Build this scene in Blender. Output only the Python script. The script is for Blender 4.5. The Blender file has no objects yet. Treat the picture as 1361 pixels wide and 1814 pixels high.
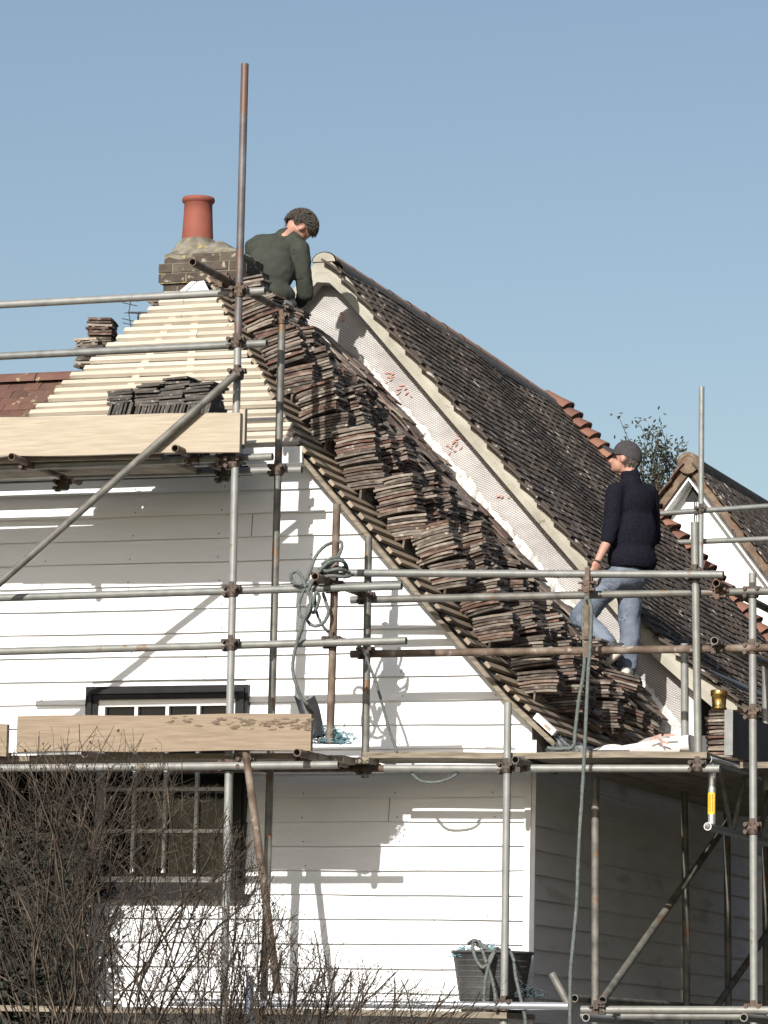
import bpy, bmesh, math, random
from mathutils import Vector, Matrix
from mathutils.noise import noise as pnoise
random.seed(7)
R = random.Random(11)
S = bpy.context.scene
COL = S.collection

# ---------------------------------------------------------------- camera, sky, sun
F_PX, CX, CY, HY, ROLL, ZC = 7000.0, 680.5, 907.0, 1910.0, 0.02, 1.6
pit = math.atan((HY - CY) / F_PX)
fw = Vector((0, math.cos(pit), math.sin(pit)))
up0 = Vector((0, -math.sin(pit), math.cos(pit)))
rt0 = Vector((1, 0, 0))
rt = rt0 * math.cos(ROLL) + up0 * math.sin(ROLL)
up = up0 * math.cos(ROLL) - rt0 * math.sin(ROLL)
CAM = Vector((0, 0, ZC))
cd = bpy.data.cameras.new('camera'); cam = bpy.data.objects.new('camera', cd); COL.objects.link(cam)
m = Matrix((rt, up, -fw)).transposed().to_4x4(); m.translation = CAM
cam.matrix_world = m
cd.sensor_fit = 'HORIZONTAL'; cd.sensor_width = 36; cd.lens = F_PX / 1361 * 36
cd.clip_start = 0.5; cd.clip_end = 5000
S.camera = cam
S.render.resolution_x, S.render.resolution_y = 768, 1024

T = .3486
psi = math.atan(T)
U = Vector((math.cos(psi), -math.sin(psi), 0)); V = Vector((math.sin(psi), math.cos(psi), 0)); Z = Vector((0, 0, 1))
SUN_H = (0.03, 1.0, -0.543)                     # direction the light travels, house frame
sd = (U * SUN_H[0] + V * SUN_H[1] + Z * SUN_H[2]).normalized()
sun_el = math.asin(-sd.z); sun_az = math.atan2(-sd.x, -sd.y)
W = bpy.data.worlds.new('World'); S.world = W; W.use_nodes = True
sk = W.node_tree.nodes.new('ShaderNodeTexSky'); sk.sky_type = 'NISHITA'; sk.sun_disc = False
sk.sun_elevation = sun_el; sk.sun_rotation = sun_az
sk.air_density = 1.0; sk.dust_density = 1.6; sk.ozone_density = 0.5; sk.air_density = 1.08; sk.altitude = 100
bg = W.node_tree.nodes['Background']; bg.inputs[1].default_value = 0.088
W.node_tree.links.new(sk.outputs[0], bg.inputs[0])
sl = bpy.data.lights.new('sun', 'SUN'); sl.energy = 5.0; sl.angle = math.radians(.5); sl.color = (1, .95, .88)
so = bpy.data.objects.new('sun', sl); COL.objects.link(so); so.rotation_euler = sd.to_track_quat('-Z', 'Y').to_euler()
so.location = (-10, -20, 30)
S.view_settings.view_transform = 'Standard'; S.view_settings.look = 'None'
S.view_settings.exposure = 0.26; S.view_settings.gamma = 1
S.cycles.max_bounces = 6

# ---------------------------------------------------------------- frames
def ray(x, y): return fw + rt * ((x - CX) / F_PX) - up * ((y - CY) / F_PX)
_d = ray(941, 1500); O = CAM + _d * (24.55 / _d.y); O.z = 0
def H(u, v, z): return O + U * u + V * v + Z * z
def hin(P): q = P - O; return (q.dot(U), q.dot(V), q.z)
def on(x, y, n, c):
    """house-frame point where the sight line of a measured photo point meets the real plane n.h = c"""
    d = ray(x, y); dh = Vector((d.dot(U), d.dot(V), d.z)); c0 = Vector(hin(CAM)); n = Vector(n)
    t = (c - n.dot(c0)) / n.dot(dh)
    return c0 + dh * t
def atv(x, y, v): return on(x, y, (0, 1, 0), v)
def atu(x, y, u): return on(x, y, (1, 0, 0), u)
def Wv(x, y, v): return H(*atv(x, y, v))
def Wu(x, y, u): return H(*atu(x, y, u))
def WY(x, y, Y): d = ray(x, y); return CAM + d * (Y / d.y)

# ---------------------------------------------------------------- materials
def mat(name, cols, scale=8, rough=.7, bump=0, bscale=None, metal=0, rnd=None, rndv=0, island=False, stretch=(1, 1, 1), spots=None, spec=.5, detail=5, contrast=(.3, .7)):
    M = bpy.data.materials.new(name); M.use_nodes = True
    nt = M.node_tree; N = nt.nodes; L = nt.links; b = N['Principled BSDF']
    b.inputs['Roughness'].default_value = rough; b.inputs['Metallic'].default_value = metal
    b.inputs['Specular IOR Level'].default_value = spec
    tc = N.new('ShaderNodeTexCoord'); mp = N.new('ShaderNodeMapping'); mp.inputs['Scale'].default_value = stretch
    L.new(tc.outputs['Object'], mp.inputs[0])
    vec = mp.outputs[0]
    if rndv or rnd:
        if island:
            g = N.new('ShaderNodeNewGeometry'); ro = g.outputs['Random Per Island']
        else:
            g = N.new('ShaderNodeObjectInfo'); ro = g.outputs['Random']
        ad = N.new('ShaderNodeVectorMath'); ad.operation = 'ADD'
        ml = N.new('ShaderNodeMath'); ml.operation = 'MULTIPLY'; ml.inputs[1].default_value = 37
        L.new(ro, ml.inputs[0]); L.new(vec, ad.inputs[0]); L.new(ml.outputs[0], ad.inputs[1]); vec = ad.outputs[0]
    n = N.new('ShaderNodeTexNoise'); n.inputs['Scale'].default_value = scale; n.inputs['Detail'].default_value = detail
    L.new(vec, n.inputs['Vector'])
    r = N.new('ShaderNodeValToRGB'); e = r.color_ramp.elements
    k = len(cols)
    for i, c in enumerate(cols):
        p = contrast[0] + (contrast[1] - contrast[0]) * i / max(1, k - 1)
        if i < 2: el = e[i]; el.position = p
        else: el = e.new(p)
        el.color = (*c, 1)
    if k == 1: e[1].color = (*cols[0], 1)
    L.new(n.outputs[0], r.inputs[0]); col = r.outputs[0]
    if rnd:
        rr = N.new('ShaderNodeValToRGB'); e = rr.color_ramp.elements
        for i, c in enumerate(rnd):
            p = i / (len(rnd) - 1)
            if i < 2: el = e[i]; el.position = p
            else: el = e.new(p)
            el.color = (*c, 1)
        L.new(ro, rr.inputs[0])
        mx = N.new('ShaderNodeMix'); mx.data_type = 'RGBA'; mx.blend_type = 'MIX'; mx.inputs[0].default_value = .6
        L.new(col, mx.inputs[6]); L.new(rr.outputs[0], mx.inputs[7]); col = mx.outputs[2]
    if spots:
        sc_, thr, sc_col = spots
        n2 = N.new('ShaderNodeTexNoise'); n2.inputs['Scale'].default_value = sc_; n2.inputs['Detail'].default_value = 3
        L.new(vec, n2.inputs['Vector'])
        r2 = N.new('ShaderNodeValToRGB'); r2.color_ramp.elements[0].position = thr; r2.color_ramp.elements[1].position = thr + .05
        L.new(n2.outputs[0], r2.inputs[0])
        mx = N.new('ShaderNodeMix'); mx.data_type = 'RGBA'; mx.inputs[7].default_value = (*sc_col, 1)
        L.new(r2.outputs[0], mx.inputs[0]); L.new(col, mx.inputs[6]); col = mx.outputs[2]
    L.new(col, b.inputs['Base Color'])
    if bump:
        n3 = N.new('ShaderNodeTexNoise'); n3.inputs['Scale'].default_value = bscale or scale * 4; n3.inputs['Detail'].default_value = 6
        L.new(vec, n3.inputs['Vector'])
        bp = N.new('ShaderNodeBump'); bp.inputs['Strength'].default_value = 1; bp.inputs['Distance'].default_value = bump
        L.new(n3.outputs[0], bp.inputs['Height']); L.new(bp.outputs[0], b.inputs['Normal'])
    return M

M_white = mat('white_paint', [(.82, .84, .87), (.87, .885, .905)], 3, .38, .0015, 14, stretch=(1, 1, 5), spec=.5)
M_whitetrim = mat('white_trim', [(.74, .74, .74), (.82, .82, .81)], 9, .4, .001)
M_black = mat('black_paint', [(.006, .0065, .008), (.012, .013, .016)], 12, .5, .001, spec=.25)
M_glass = mat('window_glass', [(.002, .002, .0025), (.008, .008, .008)], 2.2, .05, .004, 1.6, spec=.3)
M_galv = mat('galvanised_steel', [(.14, .145, .135), (.24, .245, .23), (.33, .33, .32)], 14, .5, .0006, 60, metal=.25, rnd=[(.17, .18, .175), (.24, .235, .21), (.31, .315, .31)], spots=(9, .66, (.20, .15, .11)))
M_alu = mat('aluminium', [(.60, .62, .66), (.72, .74, .78)], 10, .28, metal=.75)
M_tubegrey = mat('weathered_steel', [(.09, .088, .08), (.16, .155, .14), (.22, .215, .19)], 11, .55, .0008, 50, metal=.2, spots=(10, .60, (.20, .12, .07)))
M_rust = mat('rusty_steel', [(.065, .045, .034), (.14, .098, .07), (.24, .20, .165)], 10, .75, .0012, 50, metal=.1, spots=(14, .64, (.30, .26, .23)))
M_clamp = mat('clamp_steel', [(.05, .042, .036), (.11, .085, .07)], 30, .6, .001, metal=.4, rnd=[(.04, .035, .03), (.13, .08, .055)])
M_plank = mat('pine_board', [(.35, .295, .22), (.40, .34, .26), (.45, .39, .305)], 3, .7, .001, 20, stretch=(1.6, 1.6, 30), detail=12, spots=(3.2, .70, (.30, .21, .13)))
M_plankwarm = mat('used_pine_board', [(.22, .165, .115), (.265, .205, .145), (.31, .24, .175)], 3, .75, .001, 20, stretch=(1.6, 1.6, 26), detail=12, spots=(3.4, .67, (.20, .14, .09)))
M_plankold = mat('weathered_board', [(.12, .10, .075), (.22, .185, .14), (.29, .25, .19)], 4, .8, .0015, 22, stretch=(1.5, 1.5, 12))
M_sidepaint = mat('side_wall_paint', [(.72, .695, .71), (.78, .755, .77), (.82, .80, .81)], 3, .45, .002, 14, stretch=(1, 1, 4), spots=(1.3, .64, (.62, .59, .57)))  # off-white with dull patches; pinkish tint put in against green bounce light
M_greyboard = mat('grey_painted_board', [(.07, .07, .07), (.11, .11, .11)], 5, .75, .001)
M_batten = mat('new_batten', [(.42, .36, .28), (.52, .46, .37), (.60, .54, .445)], 5, .65, .0008, 30, island=True, rnd=[(.48, .42, .33), (.62, .56, .46)], spots=(12, .7, (.36, .26, .15)))
M_battend = mat('batten_timber', [(.24, .19, .14), (.38, .30, .21)], 9, .7, .0008, 30, island=True, rnd=[(.20, .16, .12), (.38, .30, .21)])
M_felt = mat('breather_felt', [(.60, .59, .58), (.74, .73, .71), (.80, .80, .79)], 7, .7, .012, 7, spots=(3.0, .64, (.55, .28, .24)))
M_feltdark = mat('old_felt', [(.09, .088, .085), (.17, .165, .16)], 5, .8, .004, 12)
TILE_RND = [(.02, .018, .017), (.17, .145, .12), (.06, .03, .024), (.34, .30, .25), (.035, .028, .025), (.15, .065, .045), (.42, .37, .31), (.045, .038, .034), (.20, .12, .085)]
M_tile = mat('clay_tile', [(.018, .016, .015), (.085, .065, .053), (.36, .31, .26)], 17, .95, .0015, 60, rnd=TILE_RND, spots=(13, .66, (.38, .35, .30)))
M_tiledark = mat('dark_clay_tile', [(.025, .024, .024), (.055, .05, .048), (.14, .125, .115)], 22, .8, .0015, 60, rnd=[(.03, .028, .027), (.075, .066, .058), (.12, .105, .09)], spots=(26, .62, (.22, .20, .18)))
M_tilered = mat('red_clay_tile', [(.26, .085, .055), (.36, .14, .09)], 22, .85, .001, 60, rnd=[(.22, .07, .045), (.36, .13, .08)])
M_rooftile = mat('laid_roof_tile', [(.055, .044, .037), (.085, .068, .058), (.12, .098, .082)], 14, .97, .0015, 60, island=True,
                 rnd=[(.085, .073, .064), (.09, .076, .066), (.095, .08, .069), (.085, .071, .061), (.11, .078, .062), (.092, .08, .069)], spots=(12, .61, (.40, .36, .31)), spec=.08)
M_redroof = mat('red_roof_tile', [(.06, .036, .028), (.11, .06, .045), (.16, .10, .072)], 6, .85, .001, 60, island=True, rnd=[(.08, .04, .032), (.15, .065, .048), (.12, .08, .055)], spots=(9, .63, (.26, .22, .13)))
M_ridge = mat('ridge_tile_clay', [(.34, .19, .12), (.46, .28, .19), (.28, .18, .13)], 5, .85, .002, 40, island=True, rnd=[(.38, .22, .15), (.48, .29, .20)], spots=(5, .60, (.20, .16, .13)))
M_bonnet = mat('bonnet_tile_clay', [(.17, .08, .055), (.25, .125, .085)], 12, .8, .001, 40, island=True, rnd=[(.11, .05, .042), (.20, .09, .06), (.30, .15, .095)])
M_verge = mat('verge_mortar', [(.30, .28, .23), (.39, .37, .31), (.46, .44, .375)], 5, .85, .003, 40, spots=(7, .66, (.17, .15, .10)))
M_mortar = mat('lichened_mortar', [(.10, .09, .07), (.18, .165, .13), (.27, .25, .205)], 11, .95, .012, 26, spots=(13, .62, (.36, .28, .10)))
M_brick = mat('sooty_brick', [(.03, .027, .024), (.08, .068, .055), (.15, .125, .09)], 14, .9, .004, 50, island=True, rnd=[(.03, .026, .023), (.07, .048, .037), (.09, .075, .055)], spots=(16, .62, (.28, .26, .21)))
M_pot = mat('terracotta', [(.22, .06, .040), (.28, .085, .058)], 6, .75, .001, 60)
M_stucco = mat('white_render', [(.76, .76, .75), (.82, .82, .81)], 4, .7, .002, 30)
M_whitecrumb = mat('torn_white_felt', [(.42, .40, .36), (.72, .70, .66), (.84, .83, .80)], 30, .8, .004, 60)
M_rope = mat('green_grey_rope', [(.07, .085, .08), (.15, .17, .16)], 60, .8, .001, 120)
M_bluerope = mat('frayed_blue_twine', [(.10, .27, .33), (.25, .46, .52)], 40, .8)
M_plastic = mat('dark_plastic', [(.018, .018, .02), (.04, .04, .045)], 12, .45, .001)
M_bucket = mat('black_rubber', [(.055, .055, .055), (.085, .085, .085)], 20, .6, .001)
M_brass = mat('brass', [(.65, .40, .12), (.80, .55, .20)], 9, .22, metal=.95)
M_paper = mat('felt_offcut', [(.72, .69, .65), (.80, .78, .75)], 6, .7, .004, 12, spots=(4.5, .66, (.60, .30, .26)))
M_twig = mat('twig_bark', [(.026, .020, .015), (.065, .049, .036), (.15, .118, .085)], 6, .85, rnd=None)
M_bud = mat('dead_bud', [(.03, .025, .02), (.06, .05, .035)], 20, .9)
M_leafdark = mat('evergreen_leaf', [(.015, .018, .013), (.03, .036, .024)], 9, .7, island=True, rnd=[(.012, .014, .011), (.04, .045, .032)])
M_leaf = mat('shrub_leaf', [(.035, .042, .028), (.06, .07, .045)], 9, .7, island=True, rnd=[(.03, .036, .024), (.075, .085, .055)])
M_ground = mat('turf', [(.045, .046, .032), (.085, .084, .062)], 2, .95, .02, 30)
M_path = mat('gravel', [(.14, .14, .145), (.24, .24, .245)], 18, .95, .01, 60)
M_skin = mat('skin', [(.40, .21, .155), (.48, .27, .205)], 14, .55, .0005, 80)
M_hair = mat('dark_curly_hair', [(.05, .044, .038), (.16, .14, .12)], 60, .8, .002, 90)
M_jumper = mat('green_grey_sweatshirt', [(.042, .047, .038), (.058, .063, .053)], 20, .95, .002, 160, spec=.15)
M_fleece = mat('navy_fleece', [(.006, .006, .011), (.016, .016, .026)], 90, .97, .005, 130, spec=.12)
M_jeans = mat('blue_denim', [(.10, .122, .16), (.20, .232, .29)], 9, .9, .006, 22, spec=.15, spots=(5, .62, (.19, .24, .32)))
M_cap = mat('charcoal_cap', [(.045, .043, .044), (.065, .062, .063)], 30, .9, .001, 120, spec=.2)
M_shoe = mat('cream_trainer', [(.58, .54, .44), (.70, .67, .58)], 14, .7)
M_red = mat('red_print', [(.40, .22, .185), (.50, .33, .29)], 18, .8)
M_yellow = mat('yellow_sticker', [(.80, .50, .02), (.85, .56, .04)], 5, .5)
M_ink = mat('black_print', [(.02, .02, .02)], 5, .6)
M_aerial = mat('aerial_metal', [(.05, .05, .055), (.09, .09, .095)], 8, .5, metal=.5)
M_lichenverge = mat('mossy_verge', [(.09, .08, .055), (.16, .105, .075), (.22, .19, .13)], 12, .95, .006, 60)

def lath_material():
    """white breather felt behind a diamond mesh of expanded metal lath"""
    M = bpy.data.materials.new('metal_lath_over_felt'); M.use_nodes = True
    N = M.node_tree.nodes; L = M.node_tree.links; b = N['Principled BSDF']
    tc = N.new('ShaderNodeTexCoord'); mp = N.new('ShaderNodeMapping'); mp.inputs['Rotation'].default_value = (0, 0, 0)
    L.new(tc.outputs['Object'], mp.inputs[0])
    nz = N.new('ShaderNodeTexNoise'); nz.inputs['Scale'].default_value = 3; L.new(mp.outputs[0], nz.inputs[0])
    ad = N.new('ShaderNodeVectorMath'); ad.operation = 'MULTIPLY_ADD'; L.new(nz.outputs['Color'], ad.inputs[0]); ad.inputs[1].default_value = (.06,) * 3; L.new(mp.outputs[0], ad.inputs[2])
    sx = N.new('ShaderNodeSeparateXYZ'); L.new(ad.outputs[0], sx.inputs[0])
    outs = []
    for s1, s2 in ((1, 1.75), (1, -1.75)):
        a = N.new('ShaderNodeMath'); a.operation = 'MULTIPLY'; a.inputs[1].default_value = s2; L.new(sx.outputs['Z'], a.inputs[0])
        c = N.new('ShaderNodeMath'); c.operation = 'ADD'; L.new(sx.outputs['X'], c.inputs[0]); L.new(a.outputs[0], c.inputs[1])
        k = N.new('ShaderNodeMath'); k.operation = 'MULTIPLY'; k.inputs[1].default_value = 1 / .030; L.new(c.outputs[0], k.inputs[0])
        f = N.new('ShaderNodeMath'); f.operation = 'PINGPONG'; f.inputs[1].default_value = .5; L.new(k.outputs[0], f.inputs[0])
        g = N.new('ShaderNodeMath'); g.operation = 'LESS_THAN'; g.inputs[1].default_value = .125; L.new(f.outputs[0], g.inputs[0]); outs.append(g)
    mx = N.new('ShaderNodeMath'); mx.operation = 'MAXIMUM'; L.new(outs[0].outputs[0], mx.inputs[0]); L.new(outs[1].outputs[0], mx.inputs[1])
    n2 = N.new('ShaderNodeTexNoise'); n2.inputs['Scale'].default_value = 2.6; n2.inputs['Detail'].default_value = 6; L.new(tc.outputs['Object'], n2.inputs[0])
    r = N.new('ShaderNodeValToRGB'); r.color_ramp.elements[0].color = (.40, .385, .375, 1); r.color_ramp.elements[0].position = .32
    r.color_ramp.elements[1].color = (.60, .585, .57, 1); r.color_ramp.elements[1].position = .62; L.new(n2.outputs[0], r.inputs[0])
    mc = N.new('ShaderNodeMix'); mc.data_type = 'RGBA'; L.new(mx.outputs[0], mc.inputs[0]); L.new(r.outputs[0], mc.inputs[6]); mc.inputs[7].default_value = (.17, .155, .15, 1)
    L.new(mc.outputs[2], b.inputs['Base Color']); b.inputs['Roughness'].default_value = .6
    bp = N.new('ShaderNodeBump'); bp.inputs['Distance'].default_value = .03; n3 = N.new('ShaderNodeTexNoise'); n3.inputs['Scale'].default_value = 5; L.new(tc.outputs['Object'], n3.inputs[0])
    L.new(n3.outputs[0], bp.inputs['Height']); L.new(bp.outputs[0], b.inputs['Normal'])
    return M
M_lath = lath_material()

# ---------------------------------------------------------------- mesh helpers
class MB:
    def __init__(s): s.v = []; s.f = []; s.m = []; s.sm = []
    def face(s, pts, mi=0, sm=False):
        b = len(s.v); s.v += [Vector(p) for p in pts]; s.f.append(tuple(range(b, b + len(pts)))); s.m.append(mi); s.sm.append(sm)
    def grid(s, rows, mi=0, sm=True, closed=False):
        b = len(s.v); n = len(rows[0])
        for r in rows: s.v += [Vector(p) for p in r]
        for i in range(len(rows) - 1):
            for j in range(n if closed else n - 1):
                k = (j + 1) % n
                s.f.append((b + i * n + j, b + i * n + k, b + (i + 1) * n + k, b + (i + 1) * n + j)); s.m.append(mi); s.sm.append(sm)
    def cap(s, ring, mi=0, rev=False):
        b = len(s.v); s.v += [Vector(p) for p in ring]; t = tuple(range(b, b + len(ring)))
        s.f.append(t[::-1] if rev else t); s.m.append(mi); s.sm.append(False)
    def hexa(s, p, mi=0):
        """8 corners: bottom 4 (loop) then top 4"""
        b = len(s.v); s.v += [Vector(q) for q in p]
        for f in ((3, 2, 1, 0), (4, 5, 6, 7), (0, 1, 5, 4), (1, 2, 6, 5), (2, 3, 7, 6), (3, 0, 4, 7)):
            s.f.append(tuple(b + i for i in f)); s.m.append(mi); s.sm.append(False)
    def box(s, c, ex, ey, ez, mi=0):
        c = Vector(c); ex = Vector(ex) / 2; ey = Vector(ey) / 2; ez = Vector(ez) / 2
        s.hexa([c - ex - ey - ez, c + ex - ey - ez, c + ex + ey - ez, c - ex + ey - ez, c - ex - ey + ez, c + ex - ey + ez, c + ex + ey + ez, c - ex + ey + ez], mi)
    def hbox(s, u0, u1, v0, v1, z0, z1, mi=0):
        s.hexa([H(u0, v0, z0), H(u1, v0, z0), H(u1, v1, z0), H(u0, v1, z0), H(u0, v0, z1), H(u1, v0, z1), H(u1, v1, z1), H(u0, v1, z1)], mi)
    def ring(s, c, d, r, n=14, ph=0, lobes=0, tw=0):
        d = Vector(d).normalized(); a = d.orthogonal().normalized() if abs(d.z) > .9 else Vector((-d.y, d.x, 0)).normalized(); b = d.cross(a)
        out = []
        for i in range(n):
            t = 2 * math.pi * i / n + ph
            rr = r * (1 if not lobes else (.78 + .22 * abs(math.cos(lobes * .5 * (t + tw)))))
            out.append(Vector(c) + (a * math.cos(t) + b * math.sin(t)) * rr)
        return out
    def tube(s, p0, p1, r=.02415, n=14, mi=0, hollow=True, mid=1, r1=None):
        p0 = Vector(p0); p1 = Vector(p1); d = (p1 - p0); L = d.length; d.normalize(); r1 = r1 or r
        s.grid([s.ring(p0 + (p1 - p0) * k / mid, d, r + (r1 - r) * k / mid, n) for k in range(mid + 1)], mi, True, True)
        if hollow and L > .15:
            for p, q in ((p0, 1), (p1, -1)):
                s.grid([s.ring(p, d, r, n), s.ring(p, d, r * .80, n)], mi, False, True)
                s.grid([s.ring(p, d, r * .80, n), s.ring(p + d * q * .10, d, r * .80, n)], mi, True, True)
                s.cap(s.ring(p + d * q * .10, d, r * .80, n), mi)
        else:
            s.cap(s.ring(p0, d, r, n), mi, True); s.cap(s.ring(p1, d, r1, n), mi)
    def sweep(s, pts, r, n=8, mi=0, lobes=0, twist=0, taper=None):
        rows = []; L = 0
        for i, p in enumerate(pts):
            d = pts[min(i + 1, len(pts) - 1)] - pts[max(i - 1, 0)]
            if i: L += (pts[i] - pts[i - 1]).length
            rr = r if taper is None else r * (1 + (taper - 1) * i / (len(pts) - 1))
            rows.append(s.ring(p, d if d.length > 1e-6 else Z, rr, n, 0, lobes, L * twist))
        s.grid(rows, mi, True, True); s.cap(rows[0], mi, True); s.cap(rows[-1], mi)
    def lathe(s, c, prof, n=24, mi=0, axis=Z):
        s.grid([s.ring(Vector(c) + axis * h, axis, max(r, .0005), n) for r, h in prof], mi, True, True)
    def build(s, name, mats, parent=None, origin=None):
        me = bpy.data.meshes.new(name)
        if origin is None:
            origin = parent.matrix_world.translation if parent is not None else Vector((sum(p.x for p in s.v) / len(s.v), sum(p.y for p in s.v) / len(s.v), min(p.z for p in s.v)))
        og = Vector(origin)
        me.from_pydata([tuple(p - og) for p in s.v], [], s.f)
        for M in (mats if isinstance(mats, (list, tuple)) else [mats]): me.materials.append(M)
        me.polygons.foreach_set('material_index', s.m); me.polygons.foreach_set('use_smooth', s.sm); me.update()
        o = bpy.data.objects.new(name, me); COL.objects.link(o)
        if parent is not None:
            o.parent = parent; o.location = (0, 0, 0)
        else: o.location = og; o.matrix_world = Matrix.Translation(og)
        return o

def tag(o, label=None, cat=None, group=None, kind=None):
    if label: o['label'] = label
    if cat: o['category'] = cat
    if group: o['group'] = group
    if kind: o['kind'] = kind
    return o
def thing(name, loc, label, cat, group=None):
    o = bpy.data.objects.new(name, None); COL.objects.link(o); o.location = loc; o.empty_display_size = .1
    o.matrix_world = Matrix.Translation(Vector(loc))
    return tag(o, label, cat, group)
def smoothpath(pts, k=8):
    pts = [Vector(p) for p in pts]; P = [pts[0] * 2 - pts[1]] + pts + [pts[-1] * 2 - pts[-2]]; out = []
    for i in range(1, len(P) - 2):
        a, b, c, d = P[i - 1:i + 3]
        for j in range(k):
            t = j / k
            out.append(.5 * ((2 * b) + (c - a) * t + (2 * a - 5 * b + 4 * c - d) * t * t + (3 * b - a - 3 * c + d) * t ** 3))
    out.append(pts[-1]); return out

# ================================================================ SETTING
mb = MB(); mb.face([(-800, -300, 0), (800, -300, 0), (800, 1500, 0), (-800, 1500, 0)])
tag(mb.build('ground', M_ground, origin=(0, 0, 0)), kind='structure')
mb = MB(); mb.face([H(-8, -3.2, .004), H(4, -3.2, .004), H(4, -.05, .004), H(-8, -.05, .004)])
tag(mb.build('path', M_path), kind='structure')

# ================================================================ FRONT HOUSE
TN = 1.12; UA, ZA = -1.541, 5.585                # right slope of the front roof
UR = -2.87; ZR = ZA + TN * (UA - UR)             # ridge
def rz(u): return ZA - TN * (u - UA) if u < -.12 else (ZA - TN * (-.12 - UA)) - .90 * (u + .12)
PHI = math.atan(TN)
VB = 4.0                                         # gable plane of the higher house
house = thing('weatherboarded_house', H(-2, 2, 0), 'white weatherboarded house with stripped hipped roof and brick chimney behind the scaffold', 'house')

BZ, BG = 2.737, .1526
WU0, WU1, WZ0, WZ1 = -3.011, -1.886, 2.736, 4.07
mb = MB()
k0 = -int(BZ / BG) - 0
for k in range(k0, 22):
    z0 = BZ + BG * k; z1 = z0 + BG + .012
    if z0 > 5.50: break
    z1 = min(z1, 5.55)
    def ulim(z):
        if z > 3.72: return min(-.035, UA - (z - ZA) / TN - .045)
        return -.036
    segs = [(-4.05, ulim(z0), ulim(z1))]
    zc = (z0 + z1) / 2
    if WZ0 + .02 < zc < WZ1 - .02: segs = [(-4.05, WU0 + .03, WU0 + .03), (WU1 - .03, ulim(z0), ulim(z1))]
    for a, b0, b1 in segs:
        n = 14; du = (b0 - a) / n
        for i in range(n):
            ua, ub = a + (b0 - a) * i / n, a + (b0 - a) * (i + 1) / n
            ta, tb = a + (b1 - a) * i / n, a + (b1 - a) * (i + 1) / n
            def wob(u): return .0022 * math.sin(u * 3.1 + k * 1.7) + .0014 * math.sin(u * 7.7 + k)
            wa, wb = wob(ua), wob(ub)
            mb.face([H(ua, -.026 + wa, z0 + wa), H(ub, -.026 + wb, z0 + wb), H(tb, -.006, z1), H(ta, -.006, z1)])
            mb.face([H(ua, -.026 + wa, z0 + wa), H(ua, -.016, z0 + .001), H(ub, -.016, z0 + .001), H(ub, -.026 + wb, z0 + wb)])
mb.build('front_weatherboards', M_white, house)
mb = MB()
for k in range(14, 36):
    z0 = BZ + BG * (k - 18)
    for u_ in [-3.35 + .62 * q + .02 * math.sin(q * 5 + k) for q in range(6)]:
        if z0 < 1.7 or z0 > 5.4 or u_ > ((UA - (z0 - ZA) / TN - .12) if z0 > 3.7 else -.1) or (WU0 - .05 < u_ < WU1 + .05 and WZ0 - .1 < z0 < WZ1 + .05): continue
        c = H(u_, -.0245, z0 + .028); mb.box(c, U * .007, V * .004, Z * .007)
for k, u_ in ((21, -.93), (24, -1.55), (27, -2.2), (16, -.62), (13, -1.2), (30, -2.75), (19, -3.2), (33, -1.9)):
    z0 = BZ + BG * (k - 18)
    a = H(u_, -.0275, z0 + .002); b = H(u_, -.0095, z0 + BG - .004); mb.box((a + b) / 2, U * .003, V * .003, (b - a))
mb.build('board_nails', M_greyboard, house)
mb = MB()   # sheathing behind boards with the window opening left free
def wallpoly(a, b, c, d): mb.face([H(*a), H(*b), H(*c), H(*d)])
wallpoly((-4.05, 0, 0), (WU0, 0, 0), (WU0, 0, 5.5), (-4.05, 0, 4.8))
wallpoly((WU0, 0, 0), (WU1, 0, 0), (WU1, 0, WZ0), (WU0, 0, WZ0))
wallpoly((WU0, 0, WZ1), (WU1, 0, WZ1), (WU1, 0, 5.5), (WU0, 0, 5.5))
mb.face([H(WU1, 0, 0), H(-.01, 0, 0), H(-.01, 0, 3.83), H(-1.52, 0, 5.5), H(WU1, 0, 5.5)])
mb.face([H(-4.05, 0, 0), H(-4.05, 4, 0), H(-4.05, 4, 5.0), H(-4.05, 0, 5.0)])
mb.build('wall_sheathing', M_white, house)
mb = MB(); mb.hbox(-.034, .006, -.034, .0, 0, 3.86)
mb.hbox(-.30, -.034, -.038, -.012, 3.66, 3.69); mb.hbox(-.10, -.034, -.040, -.010, 3.50, 3.66)
mb.build('corner_board', M_whitetrim, house)

# side wall (faces right, in shade)
mb = MB()
for k in range(k0, 8):
    z0 = BZ + BG * k - .02; z1 = z0 + BG + .012
    if z0 > 3.75: break
    for i in range(10):
        va, vb = .0 + 3.62 * i / 10, 3.62 * (i + 1) / 10
        wa, wb = [.003 * math.sin(v_ * 2.3 + k) for v_ in (va, vb)]
        mb.face([H(.030 + wa, va, z0 + wa), H(.030 + wb, vb, z0 + wb), H(.006, vb, z1), H(.006, va, z1)])
        mb.face([H(.030 + wa, va, z0 + wa), H(.030 + wb, vb, z0 + wb), H(.022, vb, z0 + .001), H(.022, va, z0 + .001)])
    
mb.hbox(-.03, .002, .002, 3.64, 0, 3.8)
mb.hbox(.007, .034, -.026, -.002, 0, 3.70)
mb.build('side_weatherboards', M_sidepaint, house)
mb = MB(); mb.hbox(.006, .040, 3.62, 3.72, 0, 3.76); mb.build('side_corner_post', M_whitetrim, house)

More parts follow.
